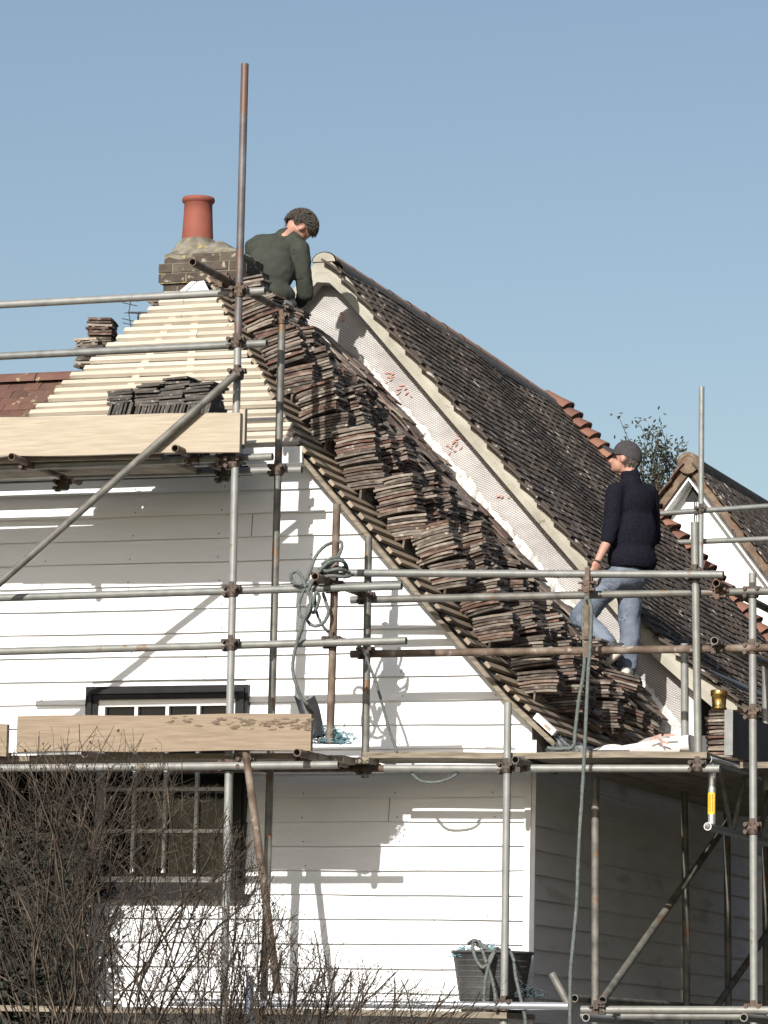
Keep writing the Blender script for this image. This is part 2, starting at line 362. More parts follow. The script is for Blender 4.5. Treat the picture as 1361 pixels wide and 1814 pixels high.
# window
wo = MB()
fwid = .085
for (a, b, c, d) in ((WU0, WU1, WZ1 - fwid, WZ1), (WU0, WU1, WZ0, WZ0 + .075), (WU0, WU0 + fwid, WZ0 + .06, WZ1 - fwid), (WU1 - fwid, WU1, WZ0 + .06, WZ1 - fwid)):
    wo.hbox(a, b, -.055, .01, c, d)
for (a, b, c, d) in ((WU0 + .02, WU1 - .02, WZ1 - .05, WZ1 - .02), (WU0 + .02, WU0 + .05, WZ0 + .06, WZ1 - .05), (WU1 - .05, WU1 - .02, WZ0 + .06, WZ1 - .05)):
    wo.hbox(a, b, -.072, -.054, c, d)
wo.hbox(WU0 - .03, WU1 + .03, -.10, -.02, WZ0 - .03, WZ0 + .0)
win = wo.build('window', M_black, house)
iu0, iu1, iz0, iz1 = WU0 + fwid, WU1 - fwid, WZ0 + .075, WZ1 - fwid
sash = MB()
for (a, b, c, d) in ((iu0, iu1, iz1 - .045, iz1), (iu0, iu1, iz0, iz0 + .035), (iu0, iu0 + .045, iz0 + .035, iz1 - .045), (iu1 - .045, iu1, iz0 + .035, iz1 - .045)):
    sash.hbox(a, b, -.035, .005, c, d)
sash.build('sash_frame', M_whitetrim, win, origin=house.location)
gb = MB()
for i in (1, 2, 3):
    u_ = iu0 + .045 + (iu1 - iu0 - .09) * i / 4; gb.hbox(u_ - .011, u_ + .011, -.030, .0, iz0 + .06, iz1 - .045)
for i in (1, 2, 3):
    z_ = iz0 + .06 + (iz1 - iz0 - .105) * i / 4; gb.hbox(iu0 + .045, iu1 - .045, -.027, .003, z_ - .011, z_ + .011)
gb.build('glazing_bar', M_whitetrim, win, origin=house.location)
g = MB(); g.face([H(iu0, .0, iz0), H(iu1, .0, iz0), H(iu1, .0, iz1), H(iu0, .0, iz1)]); g.build('pane', M_glass, win, origin=house.location)
g = MB(); g.hbox(iu0, iu1, .5, .52, iz0 - .3, iz1 + .2); g.build('dark_interior', mat('dark_room', [(.02, .02, .02)], 3), win, origin=house.location)

# roof: right slope underlay (felt), hip slope underlay
HA = Vector((-2.93, 1.5, ZR - .0))               # hip apex
def hipz(v): return 5.585 + (v + .15) * (ZR - 5.585) / 1.65
HL = Vector((-3.72, -.15, 5.585))                # left foot of the hip edge
roof = MB()
th = .03
P = lambda u, v, dz=0: H(u, v, rz(u) + dz)
# right slope polygon strips along u
us = [UR, -2.6, -2.3, -2.0, UA, -1.2, -.8, -.4, -.12, .05, .19]
def vfront(u): return -.15 if u >= UA else -.15 + (UA - u) / (UA - UR) * 1.65
for a, b in zip(us[:-1], us[1:]):
    n = 16
    rows = []
    for u_ in (a, b):
        vf = vfront(u_)
        rows.append([H(u_, vf + (VB - vf) * i / n, rz(u_) - .012 + .006 * pnoise(Vector((u_ * 3, i * .7, 0)))) for i in range(n + 1)])
    roof.grid(rows, 0, True)
lsl = (ZR - 5.585) / (HA.x - HL.x)
roof.face([H(HA.x, 1.5, ZR - .012), H(UR, 4, ZR - .012), H(-4.1, 4, ZR - lsl * (HA.x + 4.1)), H(-4.1, -.15, ZR - lsl * (HA.x + 4.1)), H(HL.x, -.15, 5.57)])
RO = roof.build('roof', M_feltdark, house)
# front hip felt (crumpled, pale)
mb = MB(); n = 22; rows = []
for i in range(n + 1):
    t = i / n; v_ = -.15 + 1.65 * t; z_ = hipz(v_) - .022
    ul = HL.x + (HA.x - .06 - HL.x) * t; ur = UA + (HA.x + .04 - UA) * t
    rows.append([H(ul + (ur - ul) * j / 30, v_, z_ + .012 * pnoise(Vector((j * .8, i * 1.1, 3)))) for j in range(31)])
mb.grid(rows, 0); mb.build('hip_felt', M_felt, RO, origin=house.location)
# hip battens
mb = MB(); hl = 1.65; nb = 24
sl_ang = math.atan2(ZR - 5.585, 1.65)
es = Vector((0, math.cos(sl_ang), math.sin(sl_ang))); en = Vector((0, -math.sin(sl_ang), math.cos(sl_ang)))
def hv(x, y, z): return U * x + V * y + Z * z
for i in range(nb - 2):
    t = (i + .35) / nb; v_ = -.15 + 1.65 * t; z_ = hipz(v_)
    ul = HL.x + (HA.x - .05 - HL.x) * t - .03 + R.uniform(-.03, .02); ur = UA + (HA.x + .03 - UA) * t + .02 + R.uniform(-.012, .012)
    cuts = [ul, ur] if R.random() < .5 else [ul, ul + (ur - ul) * R.uniform(.3, .7), ur]
    for a, b in zip(cuts[:-1], cuts[1:]):
        c = (H(a, v_, z_ + R.uniform(-.004, .004)) + H(b - .004, v_ + R.uniform(-.006, .006), z_ + R.uniform(-.008, .008)))
        ex = H(b - .004, v_ + R.uniform(-.003, .003), z_ + R.uniform(-.005, .005)) - H(a, v_, z_)
        mb.box(c / 2 + hv(0, en.y, en.z) * .016, ex, hv(0, es.y, es.z) * .046, hv(0, en.y, en.z) * .026)
mb.build('hip_battens', M_batten, RO, origin=house.location)
# rafter counter battens visible through
mb = MB()
for u0 in (-3.0, -2.35):
    t1 = min(1, .9); a = H(u0, -.13, hipz(-.13) + .004); b = H(-2.93 + (u0 + 2.93) * .25, 1.1, hipz(1.1) + .004)
    mb.box((a + b) / 2, (b - a), U * .05, hv(0, en.y, en.z) * .016)
mb.build('hip_rafters', M_batten, RO, origin=house.location)
# right-slope battens
mb = MB(); d = .06; k = 0
su, sz = math.cos(PHI), -math.sin(PHI)
while True:
    u_ = UR + d * su
    if u_ > .17: break
    ang = PHI if u_ < -.12 else math.atan(.9)
    e_s = hv(math.cos(ang), 0, -math.sin(ang)); e_n = hv(math.sin(ang), 0, math.cos(ang))
    v0 = vfront(u_) - .035 + R.uniform(-.018, .012)
    a = H(u_, v0, rz(u_)) + e_n * .014; b = H(u_ + R.uniform(-.012, .012), VB - .25, rz(u_)) + e_n * .014
    mid = a + (b - a) * R.uniform(.12, .3)
    ts = R.uniform(.018, .026)
    mb.box((a + b) / 2 + Z * R.uniform(-.003, .003), b - a, e_s * .046, e_n * ts)
    d += .1 + R.uniform(-.006, .006)
mb.build('slope_battens', M_battend, RO, origin=house.location)
# bargeboard / verge trim under rake
mb = MB()
rk = [(u_, rz(u_)) for u_ in (UA - .03, -1.1, -.6, -.3, -.12, .0, .12, .19)]
for (a, za), (b, zb) in zip(rk[:-1], rk[1:]):
    mb.hexa([H(a, -.16, za - .075), H(b, -.16, zb - .075), H(b, -.03, zb - .075), H(a, -.03, za - .075), H(a, -.16, za - .035), H(b, -.16, zb - .035), H(b, -.03, zb - .035), H(a, -.03, za - .035)])
mb.build('verge_board', M_galv if False else M_plankold, RO, origin=house.location)
mb = MB(); a, b = atv(950, 1268, -.17), atv(984, 1299, -.17)
e = (H(*b) - H(*a)); nn = V.cross(e).normalized()
mb.box((H(*a) + H(*b)) / 2, e, V * .05, nn * .042); mb.build('white_sprocket', M_whitetrim, RO, origin=house.location)
# eaves of the right slope
mb = MB(); mb.hbox(.16, .20, -.12, 3.9, rz(.19) - .10, rz(.19) - .03); mb.hbox(.01, .16, -.10, 3.9, rz(.19) - .115, rz(.19) - .10)
mb.build('eaves_fascia', M_greyboard, RO, origin=house.location)
mb = MB()
pts = [H(.205 + .012 * math.sin(i * 2.1), -.14 + i * .16, rz(.2) - .022 + .018 * pnoise(Vector((i * .9, 0, 0)))) for i in range(25)]
pt2 = [p - Z * (.05 + .02 * R.random()) + U * .012 for p in pts]; pt0 = [p - U * .14 + Z * .12 for p in pts]
mb.grid([pt0, pts, pt2], 0); mb.build('eaves_felt', M_felt, RO, origin=house.location)
# front eaves of the hip: fascia, soffit and black gutter
mb = MB(); mb.hbox(-3.86, UA + .04, -.20, -.17, 5.47, 5.575); mb.hbox(-3.86, UA + .02, -.17, .0, 5.47, 5.485)
mb.build('hip_fascia', M_whitetrim, RO, origin=house.location)
mb = MB(); gr = []
for u_ in (-3.9, UA - .28):
    gr.append([H(u_, -.26 + .055 * math.cos(t), 5.44 + .055 * math.sin(t)) for t in [math.pi * (1 + i / 8) for i in range(9)]])
mb.grid(gr, 0); mb.grid([[p + Z * .002 + V * (.004) for p in r] for r in gr], 0)
mb.build('gutter', M_black, RO, origin=house.location)

# chimney -----------------------------------------------------------
cv = 2.0
cl = atv(281, 480, cv); cr = atv(427, 480, cv)
z_of = lambda y: atv(350, y, cv)[2]
uL, uR_ = cl[0], cr[0]
core = MB(); core.hbox(uL + .035, uR_ - .035, cv + .035, cv + .52, 6.0, z_of(447)); 
for (y0, y1, ins) in ((445, 463, .030), (463, 480, .0), (480, 498, .0), (498, 516, .028), (516, 534, .028), (534, 552, .028), (552, 570, .028)):
    core.hbox(uL + ins + .008, uR_ - ins - .008, cv + ins + .008, cv + .55 - ins - .008, z_of(y1) - .004, z_of(y0) - .002)
CH = core.build('chimney', M_mortar, RO, origin=house.location)
bk = MB(); ci = 0
for (y0, y1, ins) in ((445, 463, .030), (463, 480, .0), (480, 498, .0), (498, 516, .028), (516, 534, .028), (534, 552, .028), (552, 570, .028)):
    za, zb = z_of(y1) + .004, z_of(y0) - .008
    u_ = uL + ins; off = .11 if ci % 2 else .215; first = True
    while u_ < uR_ - ins - .02:
        w_ = off if first else .215; first = False
        ue = min(u_ + w_, uR_ - ins)
        j = R.uniform(-.003, .003)
        bk.hbox(u_, ue - .011, cv + ins + j, cv + ins + .1, za + R.uniform(-.002, .002), zb + R.uniform(-.003, .002)); u_ = ue
    v_ = cv + ins + .11
    while v_ < cv + .5 - ins:
        ve = min(v_ + .215, cv + .55 - ins); j = R.uniform(-.003, .003)
        bk.hbox(uR_ - ins - .1, uR_ - ins + j, v_, ve - .011, za, zb); v_ = ve
    ci += 1
bk.build('chimney_bricks', M_brick, CH, origin=house.location)
# mortar flaunching
mb = MB(); zt, zb_ = z_of(420), z_of(447); n = 14; rows = []
for i in range(n + 1):
    t = i / n; row = []
    for j in range(n + 1):
        s_ = j / n; u_ = uL + .03 + (uR_ - uL - .06) * s_; v_ = cv + .03 + .49 * t
        dd = min(s_, 1 - s_, t, 1 - t); h_ = min(1, dd / .36)
        h_ = h_ ** .95 + .12 * max(0, 1 - math.hypot(s_ - .5, t - .5) / .32)
        row.append(H(u_, v_, zb_ + (zt - zb_) * h_ + .016 * pnoise(Vector((s_ * 7, t * 7, 0))) + .01 * pnoise(Vector((s_ * 19, t * 19, 4)))))
    rows.append(row)
mb.grid(rows, 0)
edge = rows[0]; mb.grid([edge, [p - Z * .03 for p in edge]], 0); edge = [r[-1] for r in rows]; mb.grid([edge, [p - Z * .03 for p in edge]], 0)
edge = [r[0] for r in rows]; mb.grid([edge, [p - Z * .03 for p in edge]], 0)
mb.build('flaunching', M_mortar, CH, origin=house.location)
mb = MB(); pc = atv(350, 420, cv + .27); base = H(pc[0], pc[1], pc[2] - .06)
hh = atv(350, 351, cv + .27)[2] - pc[2] + .06
mb.lathe(base, [(.112, 0), (.113, .05), (.109, .12), (.104, .22), (.101, hh - .045), (.106, hh - .04), (.116, hh - .03), (.119, hh - .014), (.114, hh), (.098, hh + .002), (.088, hh - .01), (.085, hh - .2), (.0, hh - .2)], 32)
mb.build('chimney_pot', M_pot, CH, origin=house.location)
mb = MB(); mb.grid([[base + U * ((r_ + .012 * pnoise(Vector((math.cos(t) * 2, math.sin(t) * 2, h_ * 9)))) * math.cos(t)) + V * ((r_ + .012 * pnoise(Vector((math.cos(t) * 2, math.sin(t) * 2, h_ * 9)))) * math.sin(t)) + Z * (h_ + .012 * pnoise(Vector((math.cos(t) * 3, math.sin(t) * 3, 1)))) for t in [k * math.pi / 16 for k in range(32)]] for r_, h_ in ((.21, -.10), (.165, -.03), (.130, .022), (.118, .036), (.10, .038))], 0, True, True); mb.build('pot_bedding', M_mortar, CH, origin=house.location)

# old shingled tiles left along the abutment
def tile_box(mb, c, eL, eW, eN, L=.265, Wd=.163, t=.012, mi=0, camber=.006):
    """clay plain tile, slightly cambered along its length"""
    n = 3; rows = []
    top = []; bot = []
    for i in range(n + 1):
        s_ = i / n - .5; dz = -camber * (4 * s_ * s_)
        top.append([c + eL * (L * s_) + eW * (Wd * w_) + eN * (dz + t / 2) for w_ in (-.5, .5)])
        bot.append([c + eL * (L * s_) + eW * (Wd * w_) + eN * (dz - t / 2) for w_ in (-.5, .5)])
    b = len(mb.v)
    for r in top: mb.v += r
    for r in bot: mb.v += r
    def q(a, b_, c_, d_): mb.f.append((b + a, b + b_, b + c_, b + d_)); mb.m.append(mi); mb.sm.append(False)
    o_ = 2 * (n + 1)
    for i in range(n):
        q(2 * i, 2 * i + 1, 2 * i + 3, 2 * i + 2); q(o_ + 2 * i, o_ + 2 * i + 2, o_ + 2 * i + 3, o_ + 2 * i + 1)
        q(2 * i, 2 * i + 2, o_ + 2 * i + 2, o_ + 2 * i); q(2 * i + 1, o_ + 2 * i + 1, o_ + 2 * i + 3, 2 * i + 3)
    q(0, o_, o_ + 1, 1); q(2 * n, 2 * n + 1, o_ + 2 * n + 1, o_ + 2 * n)
mb = MB(); d = .15
while d < 3.9:
    u_ = UR + d * su
    for vv in (2.58, 2.75, 2.92, 3.09, 3.26, 3.43, 3.60, 3.78):
        tilt = PHI - .10 + R.uniform(-.10, .12); yaw = R.uniform(-.08, .08)
        eL = hv(math.cos(tilt), yaw, -math.sin(tilt)).normalized(); eW = (V - eL * V.dot(eL)).normalized(); eN = eL.cross(eW); eN = eN if eN.z > 0 else -eN
        lift = (.065 if vv > 3.3 else .05 + .05 * (vv - 2.5)) + .06 * pnoise(Vector((d * 1.3, vv * 2, 0))) + R.uniform(-.02, .03)
        if u_ > -.12: lift *= .6
        tile_box(mb, H(u_, vv + R.uniform(-.02, .02), rz(u_)) + hv(math.sin(PHI), 0, math.cos(PHI)) * lift, eL, eW, eN)
    d += .105
mb.build('old_hung_tiles', mat('old_laid_tile', [(.06, .05, .045), (.14, .09, .07), (.2, .15, .12)], 14, .85, .0015, 60, island=True, rnd=TILE_RND, spots=(11, .64, (.34, .31, .27))), RO, origin=house.location)

# ================================================================ HIGHER TILED HOUSE
UB, ZB, TB = -2.865, 7.738, 1.134
bhouse = thing('higher_tiled_house', H(-2, 8, 0), 'higher house with dark clay tiled roof, orange ridge and metal lath on its gable', 'house')
UK = UB + (ZB - 4.75) / TB                       # kick of the eaves
def bz(u): return ZB - TB * (u - UB) if u < UK else 4.75 - .80 * (u - UK)
UE = UK + .95
hp = on(1308, 1062, (TB, 0, 1), ZB + TB * UB)      # hip line point
VR = on(975, 705, (1, 0, 0), UB)[1]
def vhip(u): return VR + (hp[1] - VR) * (u - UB) / (hp[0] - UB)
# gable wall of lath and felt
mb = MB(); n = 26; rows = []
for i in range(n + 1):
    t = i / n; row = []
    for j in range(n + 1):
        s_ = j / n
        uu = UB + (-.05 - UB) * s_; top = bz(uu) - .15; bot = rz(uu) - .35
        z_ = bot + (top - bot) * t
        row.append(H(uu, VB + .012 * pnoise(Vector((uu * 2.2, z_ * 2.2, 1))), z_))
    rows.append(row)
mb.grid(rows, 0)
rows = []
for i in range(13):
    t = i / 12; row = []
    for j in range(9):
        uu = UB - 2.7 * j / 8; top = ZB - TB * (UB - uu) - .13; bot = top - 1.3
        row.append(H(uu, VB + .012 * pnoise(Vector((uu * 2.2, (bot + 1.3 * t) * 2.2, 1))), bot + (top - bot) * t))
    rows.append(row)
mb.grid(rows, 0)
GW = mb.build('gable_wall', M_lath, bhouse)
mb = MB(); mb.hbox(-5.7, .0, VB + .03, VB + .1, 0, 4.2); mb.hbox(-.06, 0, VB, 12, 0, 4.6); mb.build('inner_wall', M_stucco, bhouse)
# torn white felt along the junction
mb = MB(); rows = [[], [], [], []]
N_ = 150
for i in range(N_ + 1):
    uu = UB + .25 + (2.9) * i / N_; zj = rz(uu) + .12
    zj += .02 * pnoise(Vector((uu * 9, 0, 0)))
    hgt = .035 + .06 * abs(pnoise(Vector((uu * 8, 2, 0)))) + .05 * abs(pnoise(Vector((uu * 27, 5, 0)))) + R.uniform(0, .03)
    rows[0].append(H(uu, VB - .10 + R.uniform(-.02, .02), zj - .12)); rows[1].append(H(uu + R.uniform(-.008, .008), VB - .07 + R.uniform(-.025, .02), zj - .01 + R.uniform(-.015, .01)))
    rows[2].append(H(uu, VB - .03 + R.uniform(-.012, .012), zj + hgt * .6)); rows[3].append(H(uu, VB - .012, zj + hgt))
mb.grid(rows, 0, False); mb.build('torn_felt_edge', M_whitecrumb, GW, origin=bhouse.location)
# red printed marks on the felt (chevron shaped blots)
for (x, y, s_) in ((612, 560, 1), (690, 668, 1.1), (716, 690, 1.2), (795, 795, 1.1), (812, 783, 1.3), (892, 872, 1.0), (985, 1030, 1.1), (1015, 1080, .9)):
    c = atv(x, y, VB - .014); pm = MB()
    for q in range(7):
        a = R.uniform(-.9, .9); cc = H(c[0] + R.uniform(-.045, .045) * s_, VB - .0135 - q * .0005, c[2] + R.uniform(-.04, .04) * s_)
        dx = U * math.cos(a) + Z * math.sin(a); dy = Z * math.cos(a) - U * math.sin(a)
        l = R.uniform(.014, .03) * s_; w_ = R.uniform(.004, .008) * s_
        pm.face([cc - dx * l, cc + dy * -w_, cc + dx * l, cc + dy * w_])
    pm.build('printed_mark', M_red, GW, origin=bhouse.location)
# verge band (mortar and undercloak) facing the front
mb = MB()
def edgez(u): return bz(u) if u >= UB else ZB - TB * (UB - u)
pr = [-5.2, -4.2, -3.4, -3.12] + [-3.02, -2.92, -2.82] + [-2.7 + .22 * i for i in range(14)] + [UE - .02]
pr = [u_ for u_ in pr if u_ < UE]
lo = []; 
for u_ in pr:
    z_ = edgez(u_); z_ -= .02 if abs(u_ - UB) < .05 else 0
    wd = .155 + .006 * pnoise(Vector((u_ * 3, 0, 0)))
    lo.append((u_, z_, wd))
fr = [[H(u_, VB - .155, z_ + .005) for u_, z_, w_ in lo], [H(u_, VB - .165, z_ - w_ * .55) for u_, z_, w_ in lo], [H(u_, VB - .155, z_ - w_ * 1.05) for u_, z_, w_ in lo], [H(u_, VB + .01, z_ - w_ * 1.05) for u_, z_, w_ in lo]]
mb.grid(fr, 0, False); mb.build('verge', M_verge, bhouse)
# tiles of the right slope
mb = MB(); bsl = math.atan(TB); L1 = (UK - UB) / math.cos(bsl); L2 = (UE - UK) / math.cos(math.atan(.8))
mb2 = MB()
d = .17; course = 0
while d < L1 + L2:
    if d < L1: u_ = UB + d * math.cos(bsl); ang = bsl
    else: u_ = UK + (d - L1) * math.cos(math.atan(.8)); ang = math.atan(.8)
    ve = vhip(u_); v_ = VB - .155 + (.0825 if course % 2 else 0)
    sag = .02 * math.sin(d * 1.9)
    while v_ < ve:
        a2 = ang - .145 + R.uniform(-.010, .010) + (R.uniform(-.05, .03) if R.random() < .06 else 0) + .025 * pnoise(Vector((v_ * 2, d * 3, 0))) + (.0 if R.random() > .02 else R.uniform(-.12, .12)); yaw = R.uniform(-.012, .012)
        eL = hv(math.cos(a2), yaw, -math.sin(a2)).normalized(); eW = (V - eL * V.dot(eL)).normalized(); eN = eW.cross(eL); eN = eN if eN.z > 0 else -eN
        bow = .018 * math.sin(v_ * 1.3 + d * .8) + .012 * math.sin(v_ * 2.9 + d * 2.1)
        jl = R.uniform(-.004, .004)
        c = H(u_, v_ + 0, bz(u_) + bow) + eN * R.uniform(.010, .014) - eL * (.265 * .5 - .10 + jl)
        # visible lower part of each tile, thick tail edge
        tile_box(mb, c, eL, eW, eN, .20, .1645, .017 + R.uniform(-.001, .003), camber=.005)
        v_ += .165
    d += .098; course += 1
mb.build('tiled_slope', M_rooftile, bhouse)
mb = MB()
n = 12; rows = []
for u_ in [UB, UK, UE - .05]: rows.append([H(u_, VB - .12, bz(u_) - .035), H(u_, vhip(u_), bz(u_) - .035)])
mb.grid(rows, 0, False); rows = [[H(UB, VB - .12, ZB - .03), H(UB, VR, ZB - .03)], [H(-5.6, VB - .12, ZB - TB * (UB + 5.6)), H(-5.6, VR, ZB - TB * (UB + 5.6))]]; mb.grid(rows, 0, False)
mb.face([H(UB, VR, ZB - .03), H(UE, vhip(UE), bz(UE) - .03), H(-5.6, vhip(UE), 4.6)])
mb.hbox(-5.5, -.0, VB + .1, 13, 4.0, 4.6); 
mb.build('roof_deck', M_feltdark, bhouse)
# ridge
mb = MB(); v_ = VB - .16; 
while v_ < VR:
    r = []
    for q, rr in ((0, .094), (.30, .092), (.452, .090)):
        sag = .02 * math.sin(v_ * 1.1)
        r.append([H(UB + rr * 1.05 * math.cos(t), v_ + q, ZB - .062 + sag * .6 + rr * .80 * math.sin(t)) for t in [math.pi * i / 10 for i in range(11)]])
    mb.grid(r, 0, True); v_ += .45
mb.build('ridge_capping', M_ridge, bhouse)
mb = MB(); mb.grid([[H(UB + .10 + s_, VB - .14 + i * .25, bz(UB + .10 + s_) + l_ + .006 * pnoise(Vector((i, s_ * 9, 0)))) for i in range(int((VR - VB) / .25) + 1)] for s_, l_ in ((-.04, .05), (.0, .055), (.045, .048), (.05, .02))], 0)
rr = .118
mb.build('ridge_mortar', mat('grey_ridge_mortar', [(.06, .058, .055), (.10, .095, .09)], 9, .95, .004, 40), bhouse)
mb = MB(); rr = .090
mb.grid([[H(UB + k_ * rr * math.cos(t), VB - .166 - .004 * (1 - k_), ZB - .075 + k_ * rr * .78 * math.sin(t)) for t in [math.pi * i / 12 for i in range(13)]] for k_ in (1, .6, .01)], 0, False)
mb.build('ridge_end_mortar', M_verge, bhouse)
# bonnet hip
mb = MB(); u_ = UB + .05; k = 0
eh = H(hp[0], hp[1], bz(hp[0])) - H(UB, VR, ZB); eh.normalize()
while u_ < UE:
    base = H(u_, vhip(u_), bz(u_)); side = eh.cross(Z).normalized(); upn = side.cross(eh).normalized()
    if upn.z < 0: upn = -upn
    r = []
    for q, rr, lift in ((-.14, .06, .02), (0, .095, .045), (.11, .125, .07)):
        r.append([base + eh * q + side * (rr * 1.1 * math.cos(t)) + upn * (rr * .75 * math.sin(t) - .035 + lift) for t in [math.pi * (i / 10) for i in range(11)]])
    mb.grid(r, 0, True); mb.grid([r[-1], [p - upn * .016 for p in r[-1]], ], 0, False); 
    mb.face([p - eh * .012 - upn * .012 for p in r[-1]], 0)
    u_ += (hp[0] - UB) / 21; k += 1
mb.build('hip_bonnets', M_bonnet, bhouse)
# eaves, side wall of the higher house
mb = MB()
for k in range(k0, 9):
    z0 = BZ + BG * k - .05; z1 = z0 + BG + .012
    if z0 > 4.05: break
    mb.face([H(.030, 3.78, z0), H(.030, 11.5, z0), H(.006, 11.5, z1), H(.006, 3.78, z1)]); mb.face([H(.030, 3.78, z0), H(.030, 11.5, z0), H(.022, 11.5, z0 + .001), H(.022, 3.78, z0 + .001)])
mb.build('side_weatherboards', M_sidepaint, bhouse)
mb = MB()
for (a, b) in ((5.75, 6.7),):
    mb.hbox(.03, .09, a, b, 2.35, 2.42); mb.hbox(.03, .09, a, b, 3.25, 3.32); mb.hbox(.03, .09, a, a + .06, 2.42, 3.25); mb.hbox(.03, .09, b - .06, b, 2.42, 3.25)
    mb.hbox(.03, .07, a + .06, b - .06, 2.82, 2.86)
wn = mb.build('window', M_sidepaint, bhouse)
mb = MB(); mb.hbox(.032, .045, 5.8, 6.65, 2.40, 3.27); mb.build('pane', M_glass, wn, origin=bhouse.location)
mb = MB(); e0 = bz(UE); mb.hbox(UE - .07, UE - .04, VB - .1, 9.5, e0 - .12, e0 - .02); mb.hbox(.0, UE - .07, VB - .06, 9.5, e0 - .13, e0 - .11)
mb.build('eaves_fascia', M_greyboard, bhouse)
mb = MB(); mb.hbox(-.10, UE - .3, VB - .10, VB - .02, 3.6, bz(UE - .3) - .16); mb.build('gable_corner_panel', M_greyboard, bhouse)

# the old ridge drops a little towards its far end
for o in list(bhouse.children):
    if o.name.split('.')[0] in ('tiled_slope', 'roof_deck', 'ridge_capping', 'ridge_mortar', 'hip_bonnets'):
        for v_ in o.data.vertices:
            hv_ = (v_.co + bhouse.location - O).dot(V) - VB
            if hv_ > 0: v_.co.z -= .018 * hv_
# ================================================================ DISTANT BUILDINGS
def tiled_plane(mb, o, eu, es, nu, ns, gauge, wid, en):
    for j in range(ns):
        for i in range(nu):
            off = .5 * wid if j % 2 else 0
            a = R.uniform(-.03, .03)
            c = o + eu * (i * wid + off) + es * (j * gauge) + en * (.012 + R.uniform(-.003, .004))
            eL = (es * -1 + en * (.07 + a)).normalized(); eN = eL.cross(eu).normalized(); eN = eN if eN.dot(en) > 0 else -eN
            tile_box(mb, c, eL, eu, eN, gauge * 1.9, wid * .97, .014)
# cottage roof on the left
cot = thing('red_roofed_cottage', H(-11, 12, 0), 'distant cottage with mossy red tiled roof beyond the left roof edge', 'cottage')
v0 = 11.0
a = atv(-60, 768, v0); ang = math.radians(42)
es = hv(0, math.cos(ang), math.sin(ang)); en = hv(0, -math.sin(ang), math.cos(ang))
base = H(a[0], v0, a[2]); nn_ = Vector((0, -math.sin(ang), math.cos(ang))); top = on(60, 662, nn_, nn_.dot(Vector((a[0], v0, a[2])))); ns = int(((top[2] - a[2]) / math.sin(ang)) / .12)
wdt = atv(210, 700, v0)[0] - a[0]
mb = MB(); tiled_plane(mb, base, U, es, int(wdt / .17), ns, .12, .17, en); mb.build('roof', M_redroof, cot)
mb = MB(); rt_ = base + es * (ns * .12 - .02); x_ = 0
while x_ < wdt + .1:
    mb.grid([[rt_ + U * (x_ + q) + V * (.11 * math.cos(t)) + Z * (.10 * math.sin(t) - .02) for t in [math.pi * i / 8 for i in range(9)]] for q in (0, .44)], 0); x_ += .45
mb.build('ridge_capping', M_redroof, cot)
mb = MB(); mb.hexa([H(a[0], v0 + .2, 0), H(a[0] + wdt, v0 + .2, 0), H(a[0] + wdt, v0 + 3, 0), H(a[0], v0 + 3, 0), H(a[0], v0 + .2, a[2]), H(a[0] + wdt, v0 + .2, a[2]), H(a[0] + wdt, v0 + 3, a[2]), H(a[0], v0 + 3, a[2])]); mb.build('wall', M_stucco, cot)
# white gabled cottage on the right
wc = thing('white_gabled_cottage', H(0, 17, 0), 'distant white rendered gable end with mossy tiled verge behind the hip', 'cottage')
v1 = 17.0
ap = atv(1228, 842, v1); tl = 1.33
def wg(x, y): return atv(x, y, v1)
hw = 2.6
mb = MB(); mb.face([H(ap[0], v1, ap[2]), H(ap[0] - hw, v1, ap[2] - hw * tl), H(ap[0] - hw, v1, 0), H(ap[0] + hw, v1, 0), H(ap[0] + hw, v1, ap[2] - hw * tl)])
mb.build('gable_wall', M_stucco, wc)
sa = math.atan(tl); 
def slope_part(sgn, name, M):
    mb = MB(); es_ = hv(-sgn * math.cos(sa), 0, math.sin(sa)); en_ = hv(sgn * math.sin(sa), 0, math.cos(sa))
    o_ = H(ap[0] + sgn * hw, v1 - .16, ap[2] - hw * tl + .16)
    tiled_plane(mb, o_, V, es_, 62, 37, .115, .17, en_); mb.build(name, M, wc)
slope_part(1, 'right_roof_slope', M_rooftile); slope_part(-1, 'left_roof_slope', M_redroof)
mb = MB()
for sgn in (-1, 1):
    a_ = H(ap[0], v1 - .16, ap[2] + .14); b_ = H(ap[0] + sgn * hw, v1 - .16, ap[2] - hw * tl + .14)
    nseg = 60
    for i in range(nseg):
        p = a_ + (b_ - a_) * i / nseg; q = a_ + (b_ - a_) * (i + 1) / nseg; j = Z * R.uniform(-.012, .012)
        mb.hexa([p - Z * .13 + j, q - Z * .13 + j, q - Z * .13 + V * .16, p - Z * .13 + V * .16, p + j, q + j, q + V * .16, p + V * .16])
mb.build('verge', M_lichenverge, wc)
mb = MB()
for sgn in (-1, 1):
    a_ = H(ap[0], v1 - .19, ap[2] - .05); b_ = H(ap[0] + sgn * hw, v1 - .19, ap[2] - hw * tl - .05)
    mb.hexa([a_ - Z * .03, b_ - Z * .03, b_ - Z * .03 + V * .19, a_ - Z * .03 + V * .19, a_, b_, b_ + V * .19, a_ + V * .19])
mb.build('bargeboard', M_whitetrim, wc)
mb = MB(); r0 = H(ap[0], v1 - .22, ap[2] + .10); v_ = 0
mb.grid([[r0 + V * q + U * (rr * math.cos(t)) + Z * (rr * math.sin(t)) for t in [math.pi * (-.15 + 1.3 * i / 14) for i in range(15)]] for q, rr in ((0, .08), (0, .12), (.3, .12), (.32, .10), (14, .09))], 0)
mb.face([r0 + V * .01 + U * (.115 * math.cos(t)) + Z * (.115 * math.sin(t)) for t in [2 * math.pi * i / 18 for i in range(18)]])
mb.build('ridge_capping', M_lichenverge, wc)
